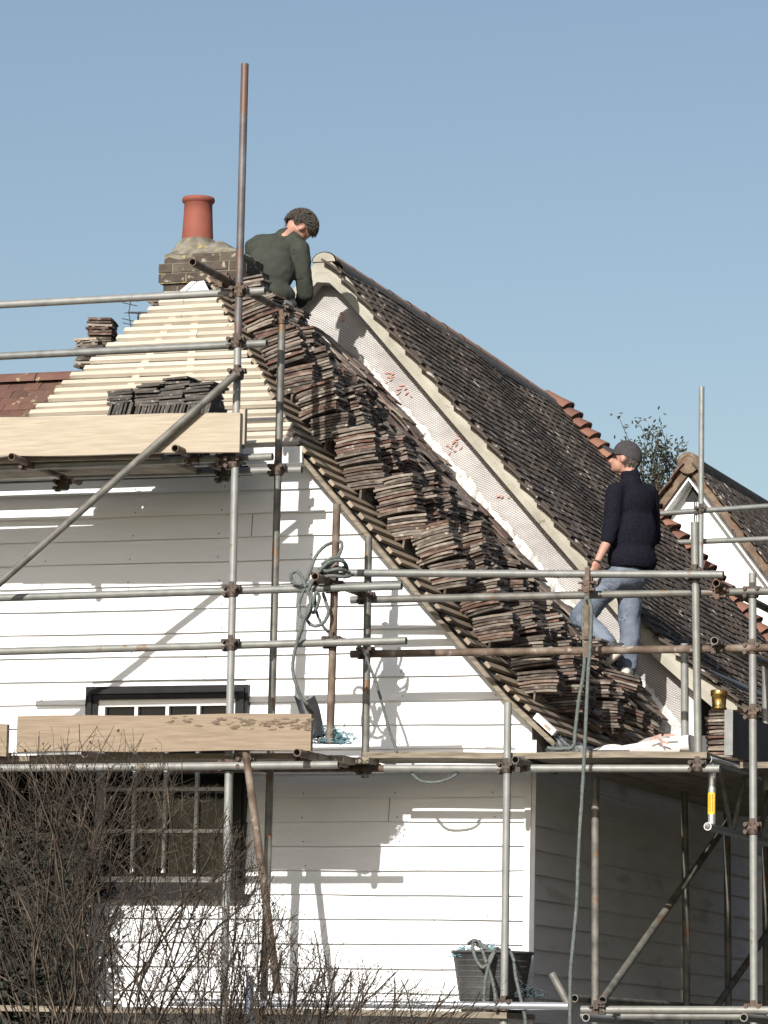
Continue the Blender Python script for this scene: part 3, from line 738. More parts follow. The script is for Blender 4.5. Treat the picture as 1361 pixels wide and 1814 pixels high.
mb = MB(); c = H(ap[0] + .01, v1 - .02, ap[2] - .28); mb.face([c - U * .09, c + U * .09, c + Z * .17]); mb.box(c + U * .03 - Z * .22 - V * .05, U * .012, V * .012, Z * .5); mb.box(c + U * .0 - Z * .45 - V * .05, U * .07, V * .03, Z * .035)
mb.build('gable_vent', M_black, wc)

# hedge added out of view at the right to darken side wall, tile edges
hd = thing('added_shade_hedge', (9.4, 32, 0), 'tall hedge-shaped blocker added out of view at the right to shade the side wall', 'shade blocker')
mb = MB(); rows = []
for i in range(70):
    yy = 15 + i * .52; row = []
    for j in range(24):
        t = j / 23; 
        if t < .42: x_, z_ = 8.6, 7.0 * t / .42
        elif t < .58: x_, z_ = 8.6 + 1.6 * (t - .42) / .16, 7.0
        else: x_, z_ = 10.2, 7.0 * (1 - (t - .58) / .42)
        q = Vector((x_, yy, z_)); n_ = pnoise(q * .9) * .35 + pnoise(q * 2.3) * .2
        row.append(q + Vector((-n_ if x_ < 9.4 else n_, 0, n_ if z_ > 1 else 0)))
    rows.append(row)
mb.grid(rows, 0)
hr = random.Random(2)
for i in range(9000):
    yy = hr.uniform(15, 50); z_ = hr.uniform(.3, 7.1); c = Vector((8.6 + hr.uniform(-.35, .05), yy, z_)); a = Vector([hr.uniform(-1, 1) for _ in range(3)]).normalized() * .16; b = a.orthogonal().normalized() * .07
    mb.face([c - a, c - b, c + a, c + b])
mb.build('foliage', M_leafdark, hd)
mb = MB()
for i in range(8): mb.tube(Vector((9.4, 17 + i * 4.4, 0)), Vector((9.4, 17 + i * 4.4, 6.6)), .12, 8, hollow=False, r1=.03)
mb.build('trunk', M_twig, hd)
# tree behind
tree = thing('leafy_tree', WY(1170, 2000, 44) * Vector((1, 1, 0)) if False else Vector((WY(1170, 1000, 44).x, 44, 0)), 'sparse leafy treetop showing between the roof hip and white gable', 'tree')
tk = MB(); lf = MB()
def limb(p, d, L, r, dep, tk, lf, leafn, spread, lsz, rr):
    n = 4; pts = [p]
    for i in range(n):
        d = (d + Vector((rr.uniform(-1, 1), rr.uniform(-1, 1), rr.uniform(-.4, .8))) * .16).normalized(); p = p + d * L / n; pts.append(p)
        if dep > 0 and i >= 1:
            nd = (d + Vector((rr.uniform(-1, 1), rr.uniform(-1, 1), rr.uniform(-.3, .5))) * spread).normalized()
            limb(p, nd, L * rr.uniform(.5, .75), r * .55, dep - 1, tk, lf, leafn, spread, lsz, rr)
    tk.sweep(pts, r, 5, 0, taper=.4)
    if dep <= 1:
        for i in range(leafn):
            c = pts[rr.randint(1, n)] + Vector([rr.gauss(0, 1) for _ in range(3)]) * min(L * .09, .045)
            a = Vector([rr.uniform(-1, 1) for _ in range(3)]).normalized() * lsz; b = a.orthogonal().normalized() * lsz * .55
            lf.face([c - a, c - b, c + a, c + b])
rr = random.Random(5)
base = Vector((WY(1165, 1000, 44).x, 44, 0)); ztop = WY(1165, 775, 44).z
tk.tube(base, base + Z * (ztop - 2.4), .12, 8, hollow=False, r1=.06)
for x_ in (1132, 1143, 1152, 1162, 1170, 1178, 1190, 1202, 1148, 1166, 1185):
    tgt = WY(x_, rr.uniform(790, 830), 44 + rr.uniform(-.4, .4)); p0 = Vector((WY(x_ * .6 + 466, 1000, 44).x, 44, ztop - 1.15)); tk.tube(base + Z * (ztop - 2.4), p0, .03, 6, hollow=False, r1=.014)
    limb(p0, (tgt - p0).normalized(), (tgt - p0).length * .85, .011, 1, tk, lf, 26, .45, .030, rr)
tk.build('trunk', M_twig, tree); lf.build('crown', M_leaf, tree)

# ================================================================ SCAFFOLD
scf = thing('scaffold', H(-1, -.8, 0), 'scaffold of grey and rusty steel tubes clamped round the front and side of the house', 'scaffold')
def tubep(name, p0, p1, M=None, lab=None, r=.02415):
    mb = MB(); mb.tube(p0, p1, r); o = mb.build(name, M or M_galv, scf)
    if lab: o['label'] = lab
    return o
def extend(p, q, t0, t1): d = (q - p).normalized(); return p - d * t0, q + d * t1
def clamp(p, dv, dh, parent, big=1.0):
    """double coupler: two short collars, bolts and nuts"""
    dv = dv.normalized(); dh = dh.normalized(); nrm = dv.cross(dh).normalized()
    mb = MB()
    mb.tube(p - dv * .028 * big, p + dv * .028 * big, .031 * big, 10, hollow=False)
    p2 = p + nrm * .0
    mb.tube(p2 - dh * .028 * big, p2 + dh * .028 * big, .0315 * big, 10, hollow=False)
    for s1, s2 in ((1, 1), (-1, -1), (1, -1)):
        b = p + dv * .022 * s1 + dh * .038 * s2
        mb.tube(b - nrm * .045, b + nrm * .05, .0075, 6, hollow=False); mb.tube(b - nrm * .055, b - nrm * .04, .014, 6, hollow=False)
        mb.box(b, dh * .03, dv * .032, nrm * .03)
    mb.box(p + dv * .045, dh * .03, dv * .03, nrm * .055)
    mb.build('coupler', M_clamp, parent, origin=scf.location)
VO = -1.12; VL = -1.066; VI = -.50
# main outer standard: rusty upper tube on a galvanised lower one
pA = Wv(434, 113, VO); pM = Wv(421.5, 600, VO); pB = Wv(397, 1760, VO); d_ = (pB - pM).normalized()
stdA = tubep('standard', pA, pM, mat('rust_stained_steel', [(.075, .07, .078), (.12, .105, .105), (.18, .165, .17)], 7, .5, .001, 50, metal=.15, spots=(5, .56, (.15, .085, .06))), 'rusty upper length of the tallest upright')
stdA2 = tubep('standard', pM + d_ * .002, pB + d_ * 2.2)
i1 = Wv(500, 562, VI); i2 = Wv(468, 1760, VI); stdI = tubep('standard', i1, i2 + (i2 - i1).normalized() * 2, M_tubegrey)
stdR = tubep('standard', Wv(597, 893, -1.01), Wv(584.5, 1318, -1.01), M_rust, 'short rusty upright with the rope tied round it')
stdS = tubep('standard', Wv(653, 950, VI), Wv(647, 1378, VI), M_tubegrey)
p, q = Wv(900, 1245, -.56), Wv(893, 1814, -.56); stdC = tubep('standard', p, q + (q - p).normalized() * 2)
stdN = tubep('standard', Wv(1231, 925, VI), Wv(1237.5, 1352, VI))
p = Wu(1213, 1140, .92); q = Wu(1214, 1352, .92); stdT = tubep('standard', p, q)
p = Wv(1333.5, 1015, -.42); q = Wv(1336.5, 1814, -.42); stdE = tubep('standard', p, q + (q - p).normalized() * 2)
UI = .42
def sidestd(x0, y0, x1, y1, u_, M): 
    p, q = Wu(x0, y0, u_), Wu(x1, y1, u_); return tubep('standard', p, q + (q - p).normalized() * 1.9, M)
s1_ = sidestd(1055, 1376, 1055, 1814, UI, M_tubegrey)
s2_ = sidestd(1213, 1400, 1217, 1800, UI, M_tubegrey)
s3_ = sidestd(1288, 1440, 1291, 1800, UI, M_tubegrey)
s4_ = sidestd(1356, 1500, 1358, 1800, UI, M_tubegrey)
p = Wu(1357, 1170, 1.3); tubep('standard', p, Wu(1358, 1400, 1.3))
# far thin pole and rails
fp = tubep('standard', WY(1243.5, 685, 34), WY(1240, 1300, 34)); fp['label'] = 'thin far upright rising beside the white gable'
tubep('ledger', WY(1150, 911, 34.1), WY(1400, 894, 34.1)); tubep('ledger', WY(1150, 963, 34.1), WY(1400, 953, 34.1))
clamp(WY(1241, 905, 34), Z, X_ := Vector((1, 0, 0)), fp)
# outer ledgers
L1_ = tubep('guard_rail', Wv(-60, 543, VL), Wv(470, 515, VL)); L2_ = tubep('guard_rail', Wv(-60, 634, VL), Wv(473, 608, VL))
L3_ = tubep('guard_rail', Wv(-60, 1061, VL), Wv(712, 1038, VL)); L4_ = tubep('guard_rail', Wv(-60, 1156, VL), Wv(720, 1135, VL))
L5_ = tubep('ledger', Wv(-60, 1362, -1.17), Wv(600, 1355, -1.17)); L6_ = tubep('ledger', Wv(-60, 830, VL), Wv(483, 809, VL))
L7_ = tubep('ledger', Wv(-60, 848, VI + .06), Wv(535, 832, VI + .06)); L8_ = tubep('ledger', Wv(300, 1362, VI + .06), Wv(690, 1362, VI + .06), M_rust)
L9_ = tubep('ledger', Wv(682, 1361, VI + .06 - .05), Wv(1276, 1362, VI + .06 - .05))
# right bay rails
R1_ = tubep('guard_rail', Wv(600, 1015, -.56), Wv(1282, 1018, -.56)); R2_ = tubep('guard_rail', Wv(622, 1063, -.44), Wv(1420, 1046, -.44), M_tubegrey); R3_ = tubep('guard_rail', Wv(622, 1159, -.44), Wv(1420, 1147, -.44), M_rust, 'lowest guard rail, brown with rust')
# transoms, running back from the front
def transom(x, y, v0, v1, M=None):
    a = atv(x, y, v0); return tubep('transom', H(*a), H(a[0], v1, a[2]), M)
T1 = transom(341, 464, -1.72, -.33, M_rust); transom(20, 809, -1.36, -.3, M_rust); transom(310, 794, -1.36, -.3, M_rust); transom(526, 1333, -1.36, -.3, M_rust)
transom(558, 1021, -1.30, -.3, M_rust); transom(913, 1346, -.75, .1, M_tubegrey); transom(1269, 1033, -.62, 3.0, M_rust); transom(1266, 1135, -.62, 3.0, M_tubegrey); transom(150, 1335, -1.2, -.3, M_rust)
transom(1038, 1803, -.95, .5, M_galv); transom(1318, 1803, -.95, .5, M_galv)
# braces
tubep('brace', Wv(420, 661, -1.275), Wv(-60, 1085, -1.275), M_tubegrey, 'long diagonal brace across the upper left')
tubep('brace', Wv(433, 1312, -1.19), Wv(493, 1760, -1.19), M_rust, 'slanted rusty tube leaning beside the window'); 
a, b = Wu(1068, 1772, .62), Wu(1296, 1448, .62); tubep('brace', a, b, M_tubegrey)
a, b = Wu(1262, 1795, .5), Wu(1390, 1610, .5); tubep('brace', a, b, M_tubegrey)
tubep('brace', Wv(978, 1725, -.3), Wv(1010, 1785, -.3), M_tubegrey)
# bottom lift tubes
B1_ = tubep('ledger', Wv(300, 1776, -.62), Wv(1008, 1783, -.62), M_alu, 'shiny bright tube along the bottom'); tubep('ledger', Wv(1030, 1789, -.45), Wv(1400, 1790, -.45)); tubep('ledger', Wu(1018, 1769, .35), Wu(1290, 1788, .35), M_tubegrey); tubep('ledger', Wv(1030, 1800, -.2), Wv(1400, 1802, -.2), M_tubegrey)
tubep('standard', Wv(443, 1728, -.8), Wv(441, 1850, -.8), mat('blue_steel', [(.12, .16, .24), (.2, .24, .32)], 9, .5), 'short blue-painted stub')
for (x, y, v_, par) in ((425, 518, VO, stdA), (419, 608, VO, stdA2), (412, 1048, VO, stdA2), (410, 1143, VO, stdA2), (405, 1357, VO, stdA2), (415, 820, VO, stdA2), (400, 815, VL, L6_), (593, 1040, -1.03, stdR), (588, 1138, -1.03, stdR),
                     (500, 566, VI, stdI), (492, 833, VI, stdI), (650, 1060, VI, stdS), (649, 1157, VI, stdS), (648, 1362, VI, stdS), (898, 1361, -.56, stdC), (894, 1782, -.6, stdC),
                     (1232, 1018, VI - .02, stdN), (1237, 1358, VI, stdN), (1334, 1050, -.42, stdE), (1334, 1150, -.42, stdE), (1335, 1468, -.42, stdE), (1335, 1265, -.42, stdE), (1336, 1790, -.42, stdE), (570, 1025, -1.05, L3_), (421, 664, -1.20, stdA2), (437, 1352, -1.14, L5_), (538, 1350, -1.08, L5_), (52, 822, -1.09, L6_), (345, 812, -1.09, L6_), (112, 860, -.7, L7_), (398, 845, -.7, L7_)):
    clamp(Wv(x, y, v_), Z, U, par, .95 + .25 * R.random())
for (x, y, v_, par) in ((396, 500, -1.12, T1), (1274, 1052, -.5, R2_), (1268, 1148, -.5, R3_), (1042, 1040, -.56, R2_), (922, 1358, -.52, L9_), (1060, 1790, -.45, B1_)):
    clamp(Wv(x, y, v_), Z, V, par, 1.1)
# flat steel strap with hook on the right bay where the hanging rope is tied
mb = MB(); a, b = Wv(1041, 1005, -.60), Wv(1039, 1165, -.60); mb.box((a + b) / 2, b - a, U * .028, V * .012); mb.box(Wv(1041, 1130, -.61), U * .09, V * .02, Z * .02); mb.build('strap_bracket', M_rust, scf)
# lattice beam on the right
ub = 1.24
bt = Wu(1255, 1345, ub); bb = Wu(1255.5, 1464.5, ub); dl = V * 4.2
lat = thing('lattice_beam', bb, 'aluminium lattice beam with yellow sticker on its end post, running back at the right', 'beam')
tH = hin(bt); bH = hin(bb); bt = H(ub, min(tH[1], bH[1]), tH[2]); bb = H(ub, min(tH[1], bH[1]), bH[2])
for p in (bt, bb):
    mb = MB(); mb.tube(p, p + dl, .0245); mb.build('chord', M_alu, lat)
mb = MB(); mb.tube(bt + V * .1 - Z * .02, bb + V * .1 + Z * .02, .024, hollow=False); ep = mb.build('end_post', M_alu, lat)
h = bt.z - bb.z; x_ = .28; flip = 0
while x_ < 4.0:
    a = bt + V * x_ - Z * .02; b = bb + V * (x_ + .30) + Z * .02
    if flip: a, b = bb + V * x_ + Z * .02, bt + V * (x_ + .30) - Z * .02
    mb = MB(); mb.tube(a, b, .016, 8, hollow=False); mb.build('lattice_bar', M_tubegrey, lat); x_ += .34; flip ^= 1
st = MB(); pc_ = bt + V * .1 + Z * (-.26)
seg = [math.radians(-200 + i * 12) for i in range(15)]
side = U; 
ringp = lambda t, z_, r=.0248: pc_ + U * (r * math.cos(t)) + V * (r * math.sin(t)) + Z * z_
st.grid([[ringp(t, -.065) for t in seg], [ringp(t, .065) for t in seg]], 0)
for row in range(3):
    zz = -.05
    t0 = math.radians(-122 + row * 24)
    while zz < .05:
        l = R.uniform(.006, .013)
        st.face([ringp(t0, zz, .0252), ringp(t0 + .17, zz, .0252), ringp(t0 + .17, zz + l, .0252), ringp(t0, zz + l, .0252)], 1); zz += l + .003
st.build('sticker', [M_yellow, M_ink], ep, origin=lat.location)

# ================================================================ BOARDS
def board(name, label, cat, a, b, ey, ez, M, group=None, wob=.004):
    mb = MB(); n = 8; a = Vector(a); b = Vector(b); rows = []
    for i in range(n + 1):
        c = a + (b - a) * i / n + Z * (wob * math.sin(i * 1.3)); rows.append([c - ey / 2 - ez / 2, c + ey / 2 - ez / 2, c + ey / 2 + ez / 2, c - ey / 2 + ez / 2])
    mb.grid(rows, 0, False, True); mb.cap(rows[0], 0, True); mb.cap(rows[-1], 0)
    return tag(mb.build(name, M), label, cat, group)
c1 = (Wv(-120, 776, -1.22) + Wv(-120, 804, -1.22)) / 2
p0 = atv(-100, 777, -1.215); p1 = atv(427, 766, -1.215)
board('toe_board', 'long pale pine toe board on edge below the slate-grey tile pile, upper left', 'board', H(*p0), H(*p1), V * .038, Z * .245, M_plank)
p0, p1 = atv(427, 769, -1.16), atv(437.5, 757, -1.16)
mb = MB(); pc_ = atv(432, 757, -1.16); mb.hbox(pc_[0] - .018, pc_[0] + .018, -1.19, -1.15, pc_[2] - .11, pc_[2] + .11); tag(mb.build('toe_board', M_plank), 'short end board closing the right end of the upper toe board', 'board')
p0, p1 = atv(32, 1301, -1.215), atv(553, 1297, -1.215)
board('toe_board', 'weathered pine toe board on edge in front of the window, dark stain at its right', 'board', H(*p0), H(*p1), V * .038, Z * .222, M_plankwarm)
mb = MB()  # dark stain: a rough peeled patch of bark on the board
for q in range(70):
    x_ = R.choice([R.uniform(480, 550), R.uniform(380, 550), R.uniform(300, 480)]); y_ = 1283 + R.gauss(0, 5) - (550 - x_) * .02; c = Wv(x_, y_, -1.2352 - q * .0001)
    tl_ = R.uniform(-.25, .25); sz_ = R.uniform(.5, 1.4); mb.face([c + (U + Z * tl_) * (sz_ * R.uniform(.006, .034) * math.cos(t)) + Z * (sz_ * R.uniform(.002, .009) * math.sin(t)) for t in [i * math.pi / 6 for i in range(12)]])
bst = mb.build('bark_stain', mat('bark_stain', [(.12, .09, .065), (.22, .165, .115)], 40, .9), bpy.data.objects['toe_board.002'])

p0, p1 = atv(-120, 1312, -1.215), atv(14, 1311, -1.215)
board('toe_board', 'short length of toe board cut off by the left edge of the picture', 'board', H(*p0), H(*p1), V * .038, Z * .20, M_plankwarm)
# platform planks
zpl = atv(560, 1334, -1.0)[2]
ends = [(555, -1.06), (592, -.93), (632, -.80), (668, -.66)]
for i in range(3):
    vv = -.95 + i * .205; ue = atv(575 + i * 36, 1336, vv)[0]
    board('scaffold_plank', ['outermost', 'middle', 'innermost'][i] + ' plank of the lower left platform, worn end showing', 'plank', H(-5.2, vv, zpl - .02), H(ue + .03 * i, vv, zpl - .02 + .004 * i), V * .195, Z * .036, M_plankold, 'lower platform planks')
zu = atv(440, 806, -.9)[2]
for i in range(3):
    vv = -1.05 + i * .21
    board('scaffold_plank', ['outer', 'middle', 'inner'][i] + ' plank of the upper left platform under the tile pile', 'plank', H(-5.2, vv, zu - .02), H(UA - .55, vv, zu - .02), V * .20, Z * .036, M_plankold, 'upper platform planks')
for i in range(2):
    board('scaffold_plank', ['inner plank of the lower left platform next to the window', 'plank close to the wall behind the lower toe board'][i], 'plank', H(-5.2, -.335 + i * .19, zpl - .012), H(atv(640, 1338, -.53)[0] - .01, -.42 + i * .215, zpl - .012), V * .18, Z * .036, M_plankold, 'lower platform planks')
pa = atv(640, 1338, -.53); pb = atv(1252, 1337, -.53)
for i in range(2):
    board('scaffold_plank', ['long front plank of the right platform above the lower ledger', 'rear plank of the right platform close to the white wall'][i], 'plank', H(pa[0], -.42 + i * .215, pa[2]), H(pb[0] - .0 * i, -.42 + i * .215, pb[2]), V * .21, Z * .038, M_plankold, 'right platform planks')
zr = pb[2]
for i in range(5):
    uu = .28 + i * .215
    board('scaffold_plank', ['first', 'second', 'third', 'fourth', 'fifth'][i] + ' plank from the wall on the side platform, running back', 'plank', H(uu, -.12, zr - .002 + .004 * (i % 2)), H(uu, 4.5, zr + .002 * i), U * .205, Z * .038, M_plankold, 'side platform planks')
for i in range(3):
    uu = 1.36 + i * .2
    board('scaffold_plank', ['inner', 'middle', 'outer'][i] + ' plank beyond the lattice beam at the right edge', 'plank', H(uu, .25 + .1 * i, zr), H(uu, 4.5, zr), U * .19, Z * .038, M_plankold, 'far right planks')
# grey toe board running back with metal end band
c = Wu(1291, 1298, 1.30); hc = hin(c)
gb_ = thing('grey_toe_board', c, 'dark grey board on edge with a shiny steel band on its near end', 'board')
mb = MB(); mb.hbox(1.282, 1.322, hc[1], hc[1] + 4, hc[2] - .135, hc[2] + .135); mb.build('board', M_greyboard, gb_)
mb = MB(); mb.hbox(1.276, 1.328, hc[1] - .006, hc[1] + .03, hc[2] - .138, hc[2] + .138); mb.build('end_band', M_galv, gb_)

# ================================================================ TILES
def tile_mesh(name, M, seed):
    rr = random.Random(seed); bm = bmesh.new(); L, Wd, t = .265 + rr.uniform(-.008, .008), .163 + rr.uniform(-.005, .005), .0150 + rr.uniform(-.002, .002)
    n = 6; cam_ = rr.uniform(.003, .009); vs = []
    for lay in (1, -1):
        for i in range(n + 1):
            s_ = i / n - .5
            for w_ in (-.5, 0, .5):
                vs.append(bm.verts.new((L * s_ + rr.uniform(-.0015, .0015), Wd * w_ + rr.uniform(-.0022, .0022), lay * t / 2 - cam_ * 4 * s_ * s_ + rr.uniform(-.0008, .0008))))
    k = 3; o_ = k * (n + 1)
    for i in range(n):
        for j in range(2):
            a = i * k + j
            bm.faces.new((vs[a], vs[a + k], vs[a + k + 1], vs[a + 1])); bm.faces.new((vs[o_ + a], vs[o_ + a + 1], vs[o_ + a + k + 1], vs[o_ + a + k]))
        a = i * k; bm.faces.new((vs[a], vs[o_ + a], vs[o_ + a + k], vs[a + k])); a = i * k + 2; bm.faces.new((vs[a], vs[a + k], vs[o_ + a + k], vs[o_ + a]))
    for j in range(2):
        bm.faces.new((vs[j], vs[j + 1], vs[o_ + j + 1], vs[o_ + j])); a = n * k + j; bm.faces.new((vs[a], vs[o_ + a], vs[o_ + a + 1], vs[a + 1]))
    for sx in (-1, 1):     # hanging nibs
        r = bmesh.ops.create_cube(bm, size=1, matrix=Matrix.Translation((L / 2 - .010, sx * .045, -t / 2 - cam_ - .004)) @ Matrix.Diagonal((.014, .022, .012, 1)))
    bmesh.ops.recalc_face_normals(bm, faces=bm.faces)
    me = bpy.data.meshes.new(name); bm.to_mesh(me); bm.free(); me.materials.append(M); return me
TM = [tile_mesh('roof_tile', M_tile, i) for i in range(7)]
TMd = [tile_mesh('roof_tile', M_tiledark, i) for i in range(4)]
TMr = [tile_mesh('roof_tile', M_tilered, i) for i in range(3)]
def addtile(root, pos, eL, eW, meshes, rr):
    eL = eL.normalized(); eN = eL.cross(eW).normalized(); 
    if eN.z < 0 and abs(eN.z) > .2: eN = -eN
    eW = eN.cross(eL)
    mt = Matrix((eL, eW, eN)).transposed().to_4x4(); mt.translation = pos - root.location
    o = bpy.data.objects.new('roof_tile', rr.choice(meshes)); COL.objects.link(o); o.parent = root; o.matrix_local = mt
    return o
def stack(loc, eL, eW, n, label, group, meshes=TM, rr=R, pitch=.0205, jit=.015, drift=0, name='tile_stack'):
    root = thing(name, loc, label, 'tile stack', group)
    eL = eL.normalized(); eW = eW.normalized(); p = Vector(loc); dr = Vector((0, 0, 0)); k = rr.uniform(-.02, .02)
    for i in range(n):
        eN = eL.cross(eW); eN = eN if eN.z > 0 else -eN
        yaw = rr.uniform(-.05, .05) + (rr.uniform(-.16, .16) if rr.random() < .15 else 0)
        l2 = (eL + eW * yaw + eN * rr.uniform(-.022, .022)); w2 = eW - eL * yaw + eN * rr.uniform(-.025, .025)
        if rr.random() < .5: l2 = -l2
        addtile(root, p + eN * (pitch * (i + .5)) + eL * (rr.uniform(-jit, jit) + k * i * .05) + eW * (rr.uniform(-jit, jit) + drift * i), l2, w2, meshes, rr)
    return root
ORD = ['first', 'second', 'third', 'fourth', 'fifth', 'sixth', 'seventh', 'eighth', 'ninth']
rr = random.Random(21)
nrow = 9
for r_ in range(nrow):
    dd = .26 + r_ * .463
    u0 = UR + dd * su
    vf = vfront(u0 + .1) + (.30 if r_ < 3 else .46) 
    for c_ in range(7):
        vv = vf + c_ * .38 + rr.uniform(-.04, .04)
        if vv > 2.75: break
        tilt = math.radians(rr.uniform(9, 20)); 
        uu = u0 + rr.uniform(-.03, .03) + (c_ % 2) * .06
        if uu > -.45: tilt = math.radians(rr.uniform(2, 8))
        eL = hv(math.cos(tilt), rr.uniform(-.10, .10), math.sin(tilt)); eW = hv(rr.uniform(-.05, .05), 1, rr.uniform(-.08, .04))
        low = H(uu + .02, vv, rz(uu) + .035)              # upslope end rests on the battens
        ctr = low + eL.normalized() * .135
        n = rr.randint(10, 13)
        if vv > 1.3: n = rr.randint(6, 9); tilt *= .6
        if vv > 1.8: n = rr.randint(4, 6); tilt = math.radians(rr.uniform(-22, -4))
        if vv > 2.3: n = rr.randint(2, 4); tilt = math.radians(rr.uniform(-38, -20))
        eL = hv(math.cos(tilt), rr.uniform(-.10, .10), math.sin(tilt)); ctr = low + eL.normalized() * .135
        if r_ == 0: n = min(n, rr.randint(5, 8))
        if r_ >= nrow - 2: n = min(n, rr.randint(6, 9))
        where = 'front stack beside bare battens' if c_ == 0 else f'{ORD[c_]} stack back from the battens'
        lab = f'{where}, {ORD[r_]} row down from the ridge'
        st_ = stack(ctr, eL, eW, n, lab, 'stacks of old clay tiles on the stripped slope', TM, rr, drift=rr.uniform(-.0015, .0015))
        # low packing stack and an upright tile carry the downslope end
        ub_ = uu + .235; zt = rz(ub_)
        gapz = (ctr + eL.normalized() * .10).z - zt - .02
        npk = max(2, min(9, int((gapz * (.55 if c_ == 0 else .9)) / .02)))
        e2 = hv(math.cos(tilt * .6), 0, math.sin(tilt * .6)); base_z = (ctr + eL.normalized() * .05).z - .012 - npk * .020
        if vv < 1.8:
            for i in range(npk):
                addtile(st_, H(ub_ - .03 + rr.uniform(-.01, .01), vv + rr.uniform(-.01, .01), 0) * Vector((1, 1, 0)) + Z * (base_z + i * .020), e2 + V * rr.uniform(-.05, .05), V, TM, rr)
            # upright prop
            vp = vv - .075 + rr.uniform(-.01, .03); up_z = base_z - .01; hgt = max(.08, up_z - rz(ub_ + .02))
            if c_ == 0: addtile(st_, H(ub_ - .05, vv, up_z - .125), hv(.06, .02, 1), hv(.1, 1, 0), TM, rr)
            if c_ == 7: addtile(st_, H(ub_ + .05, vv + .02, up_z - .125), hv(.10, .02, 1), hv(-.1, 1, 0), TM, rr)
# loose tiles lying behind / between stacks near the foot
for i in range(14):
    uu = rr.uniform(-.55, .08); vv = rr.uniform(.5, 3.3)
    stack(H(uu, vv, rz(uu) + .03), hv(1, rr.uniform(-.6, .6), -.9 + rr.uniform(0, .5)), hv(rr.uniform(-.3, .3), 1, 0), rr.randint(2, 4), 'small heap of a few loose tiles near the stripped eaves', 'loose tile heaps near the eaves', TM, rr, name='loose_tiles')
stack(Wv(1098, 1222, 2.95), hv(1, .2, -.25), hv(-.1, 1, 0), 6, 'tile heap just below the standing man, hiding his feet', None, TM, rr)
stack(Wv(1040, 1165, 2.9), hv(1, -.1, .05), hv(.1, 1, 0), 6, 'tile heap under the bent knee of the standing man', None, TM, rr)
# stacks on and behind the ridge
def lstack(x, y, v_, n, lab, eL=V, eW=U, meshes=TM, grp=None, **k):
    return stack(Wv(x, y, v_), eL, eW, n, lab, grp, meshes, rr, **k)
lstack(398, 562, 1.75, 4, 'tile stack by the tallest upright, left of the seated man'); lstack(447, 577, 2.15, 7, 'tile stack under the seated man, left side', U, V)
lstack(487, 580, 2.45, 6, 'tile stack under the seated man, right side', U, V)
lstack(296, 562, 1.85, 8, 'tile stack between the chimney base and the hip battens')
lstack(176, 630, .9, 3, 'grey tiles stacked low behind the left hip edge, under the guard rail'); 
lstack(166, 655, .95, 10, 'lower tile stack behind the left hip edge, seen against the far roof'); lstack(181, 615, 1.0, 9, 'tall tile stack behind the left hip edge, against the sky', hv(-.25, 1, 0), hv(1, .25, 0), jit=.012)
# dark pile on the upper platform
pz = zu
colx = [(228, 'far left'), (274, 'left of centre'), (319, 'centre'), (364, 'right end')]
zrow = atv(300, 706, -.75)[2]
for i, (x_, w_) in enumerate(colx):
    p = atv(x_, 740, -.72); nb_ = int((atv(x_, 764, -.72)[2] - pz) / .0205)
    s_ = stack(H(p[0], -.72, pz), V + U * rr.uniform(-.06, .06), U + V * rr.uniform(-.05, .05), max(2, nb_), f'dark tile column at the {w_} of the pile behind the upper toe board', 'dark tile pile on the upper platform', TMd, rr)
    if True:  # on-edge row then flat layers above
        x0 = p[0] - .082; ztop0 = pz + max(2, nb_) * .0205
        for k in range(8):
            addtile(s_, H(x0 + .012 + k * .0205, -.76 + rr.uniform(-.01, .01), ztop0 + .078), V + U * .02, Z + U * (.30 + rr.uniform(-.05, .05)), TMd, rr)
        nf = [5, 8, 9, 7][i]
        for k in range(nf):
            addtile(s_, H(p[0] + (.0 if k < 6 else .03) + rr.uniform(-.008, .008), -.74 + rr.uniform(-.012, .012), ztop0 + .170 + k * .0195), V + U * rr.uniform(-.07, .07), U + Z * (.05 + rr.uniform(-.06, .06)), TMd, rr)
s_ = stack(H(atv(196, 740, -.7)[0], -.7, pz), V, U, 5, 'dark tiles leaning at the left end of the pile behind the upper toe board', 'dark tile pile on the upper platform', TMd, rr)
for k in range(7): addtile(s_, H(atv(186 + k * 5, 715, -.72)[0], -.72, pz + .19 + .008 * k), V, Z + U * (.55 - .03 * k), TMd, rr)
s_ = stack(H(atv(398, 740, -.7)[0], -.68, pz), V, U, 9, 'dark tiles leaning at the right end of the pile behind the upper toe board', 'dark tile pile on the upper platform', TMd, rr)
for k in range(9): addtile(s_, H(atv(386 + k * 1.5, 722 - k * 4, -.7)[0], -.7, pz + .16 + .016 * k), V + U * .1, U + Z * (-.25), TMd, rr)
s_ = stack(H(atv(128, 740, -.75)[0], -.75, pz), V, U, 6, 'row of orange red tiles on edge peeping over the upper toe board', None, TMr, rr)
for k in range(16): addtile(s_, H(atv(92 + k * 4.6, 745, -.75)[0], -.75, pz + .155 + .002 * k), V, Z + U * .35, TMr, rr)
# right side stack with brass pot
sp = atu(1272, 1330, 1.02)
s_ = stack(H(1.06, sp[1] + .1, zr + .02), U + V * .05, V, 18, 'tall tile stack behind the grey board carrying the brass pot', None, TM, rr, jit=.016)
ztop = zr + .02 + 18 * .0205 + .003
pot = thing('brass_pot', H(1.0, sp[1] + .1, ztop), 'shiny brass pot with rolled rim standing on the right hand tile stack', 'pot')
mb = MB(); k_ = .95
mb.lathe(H(1.0, sp[1] + .1, ztop + .002), [(r_ * 1.15, h_ * 1.25) for r_, h_ in [(.001, 0), (.042, 0), (.044, .006), (.038, .015), (.040, .05), (.041, .065), (.046, .07), (.047, .078), (.047, .095), (.044, .099), (.040, .099), (.038, .03), (.001, .03)]], 28); mb.build('body', M_brass, pot)
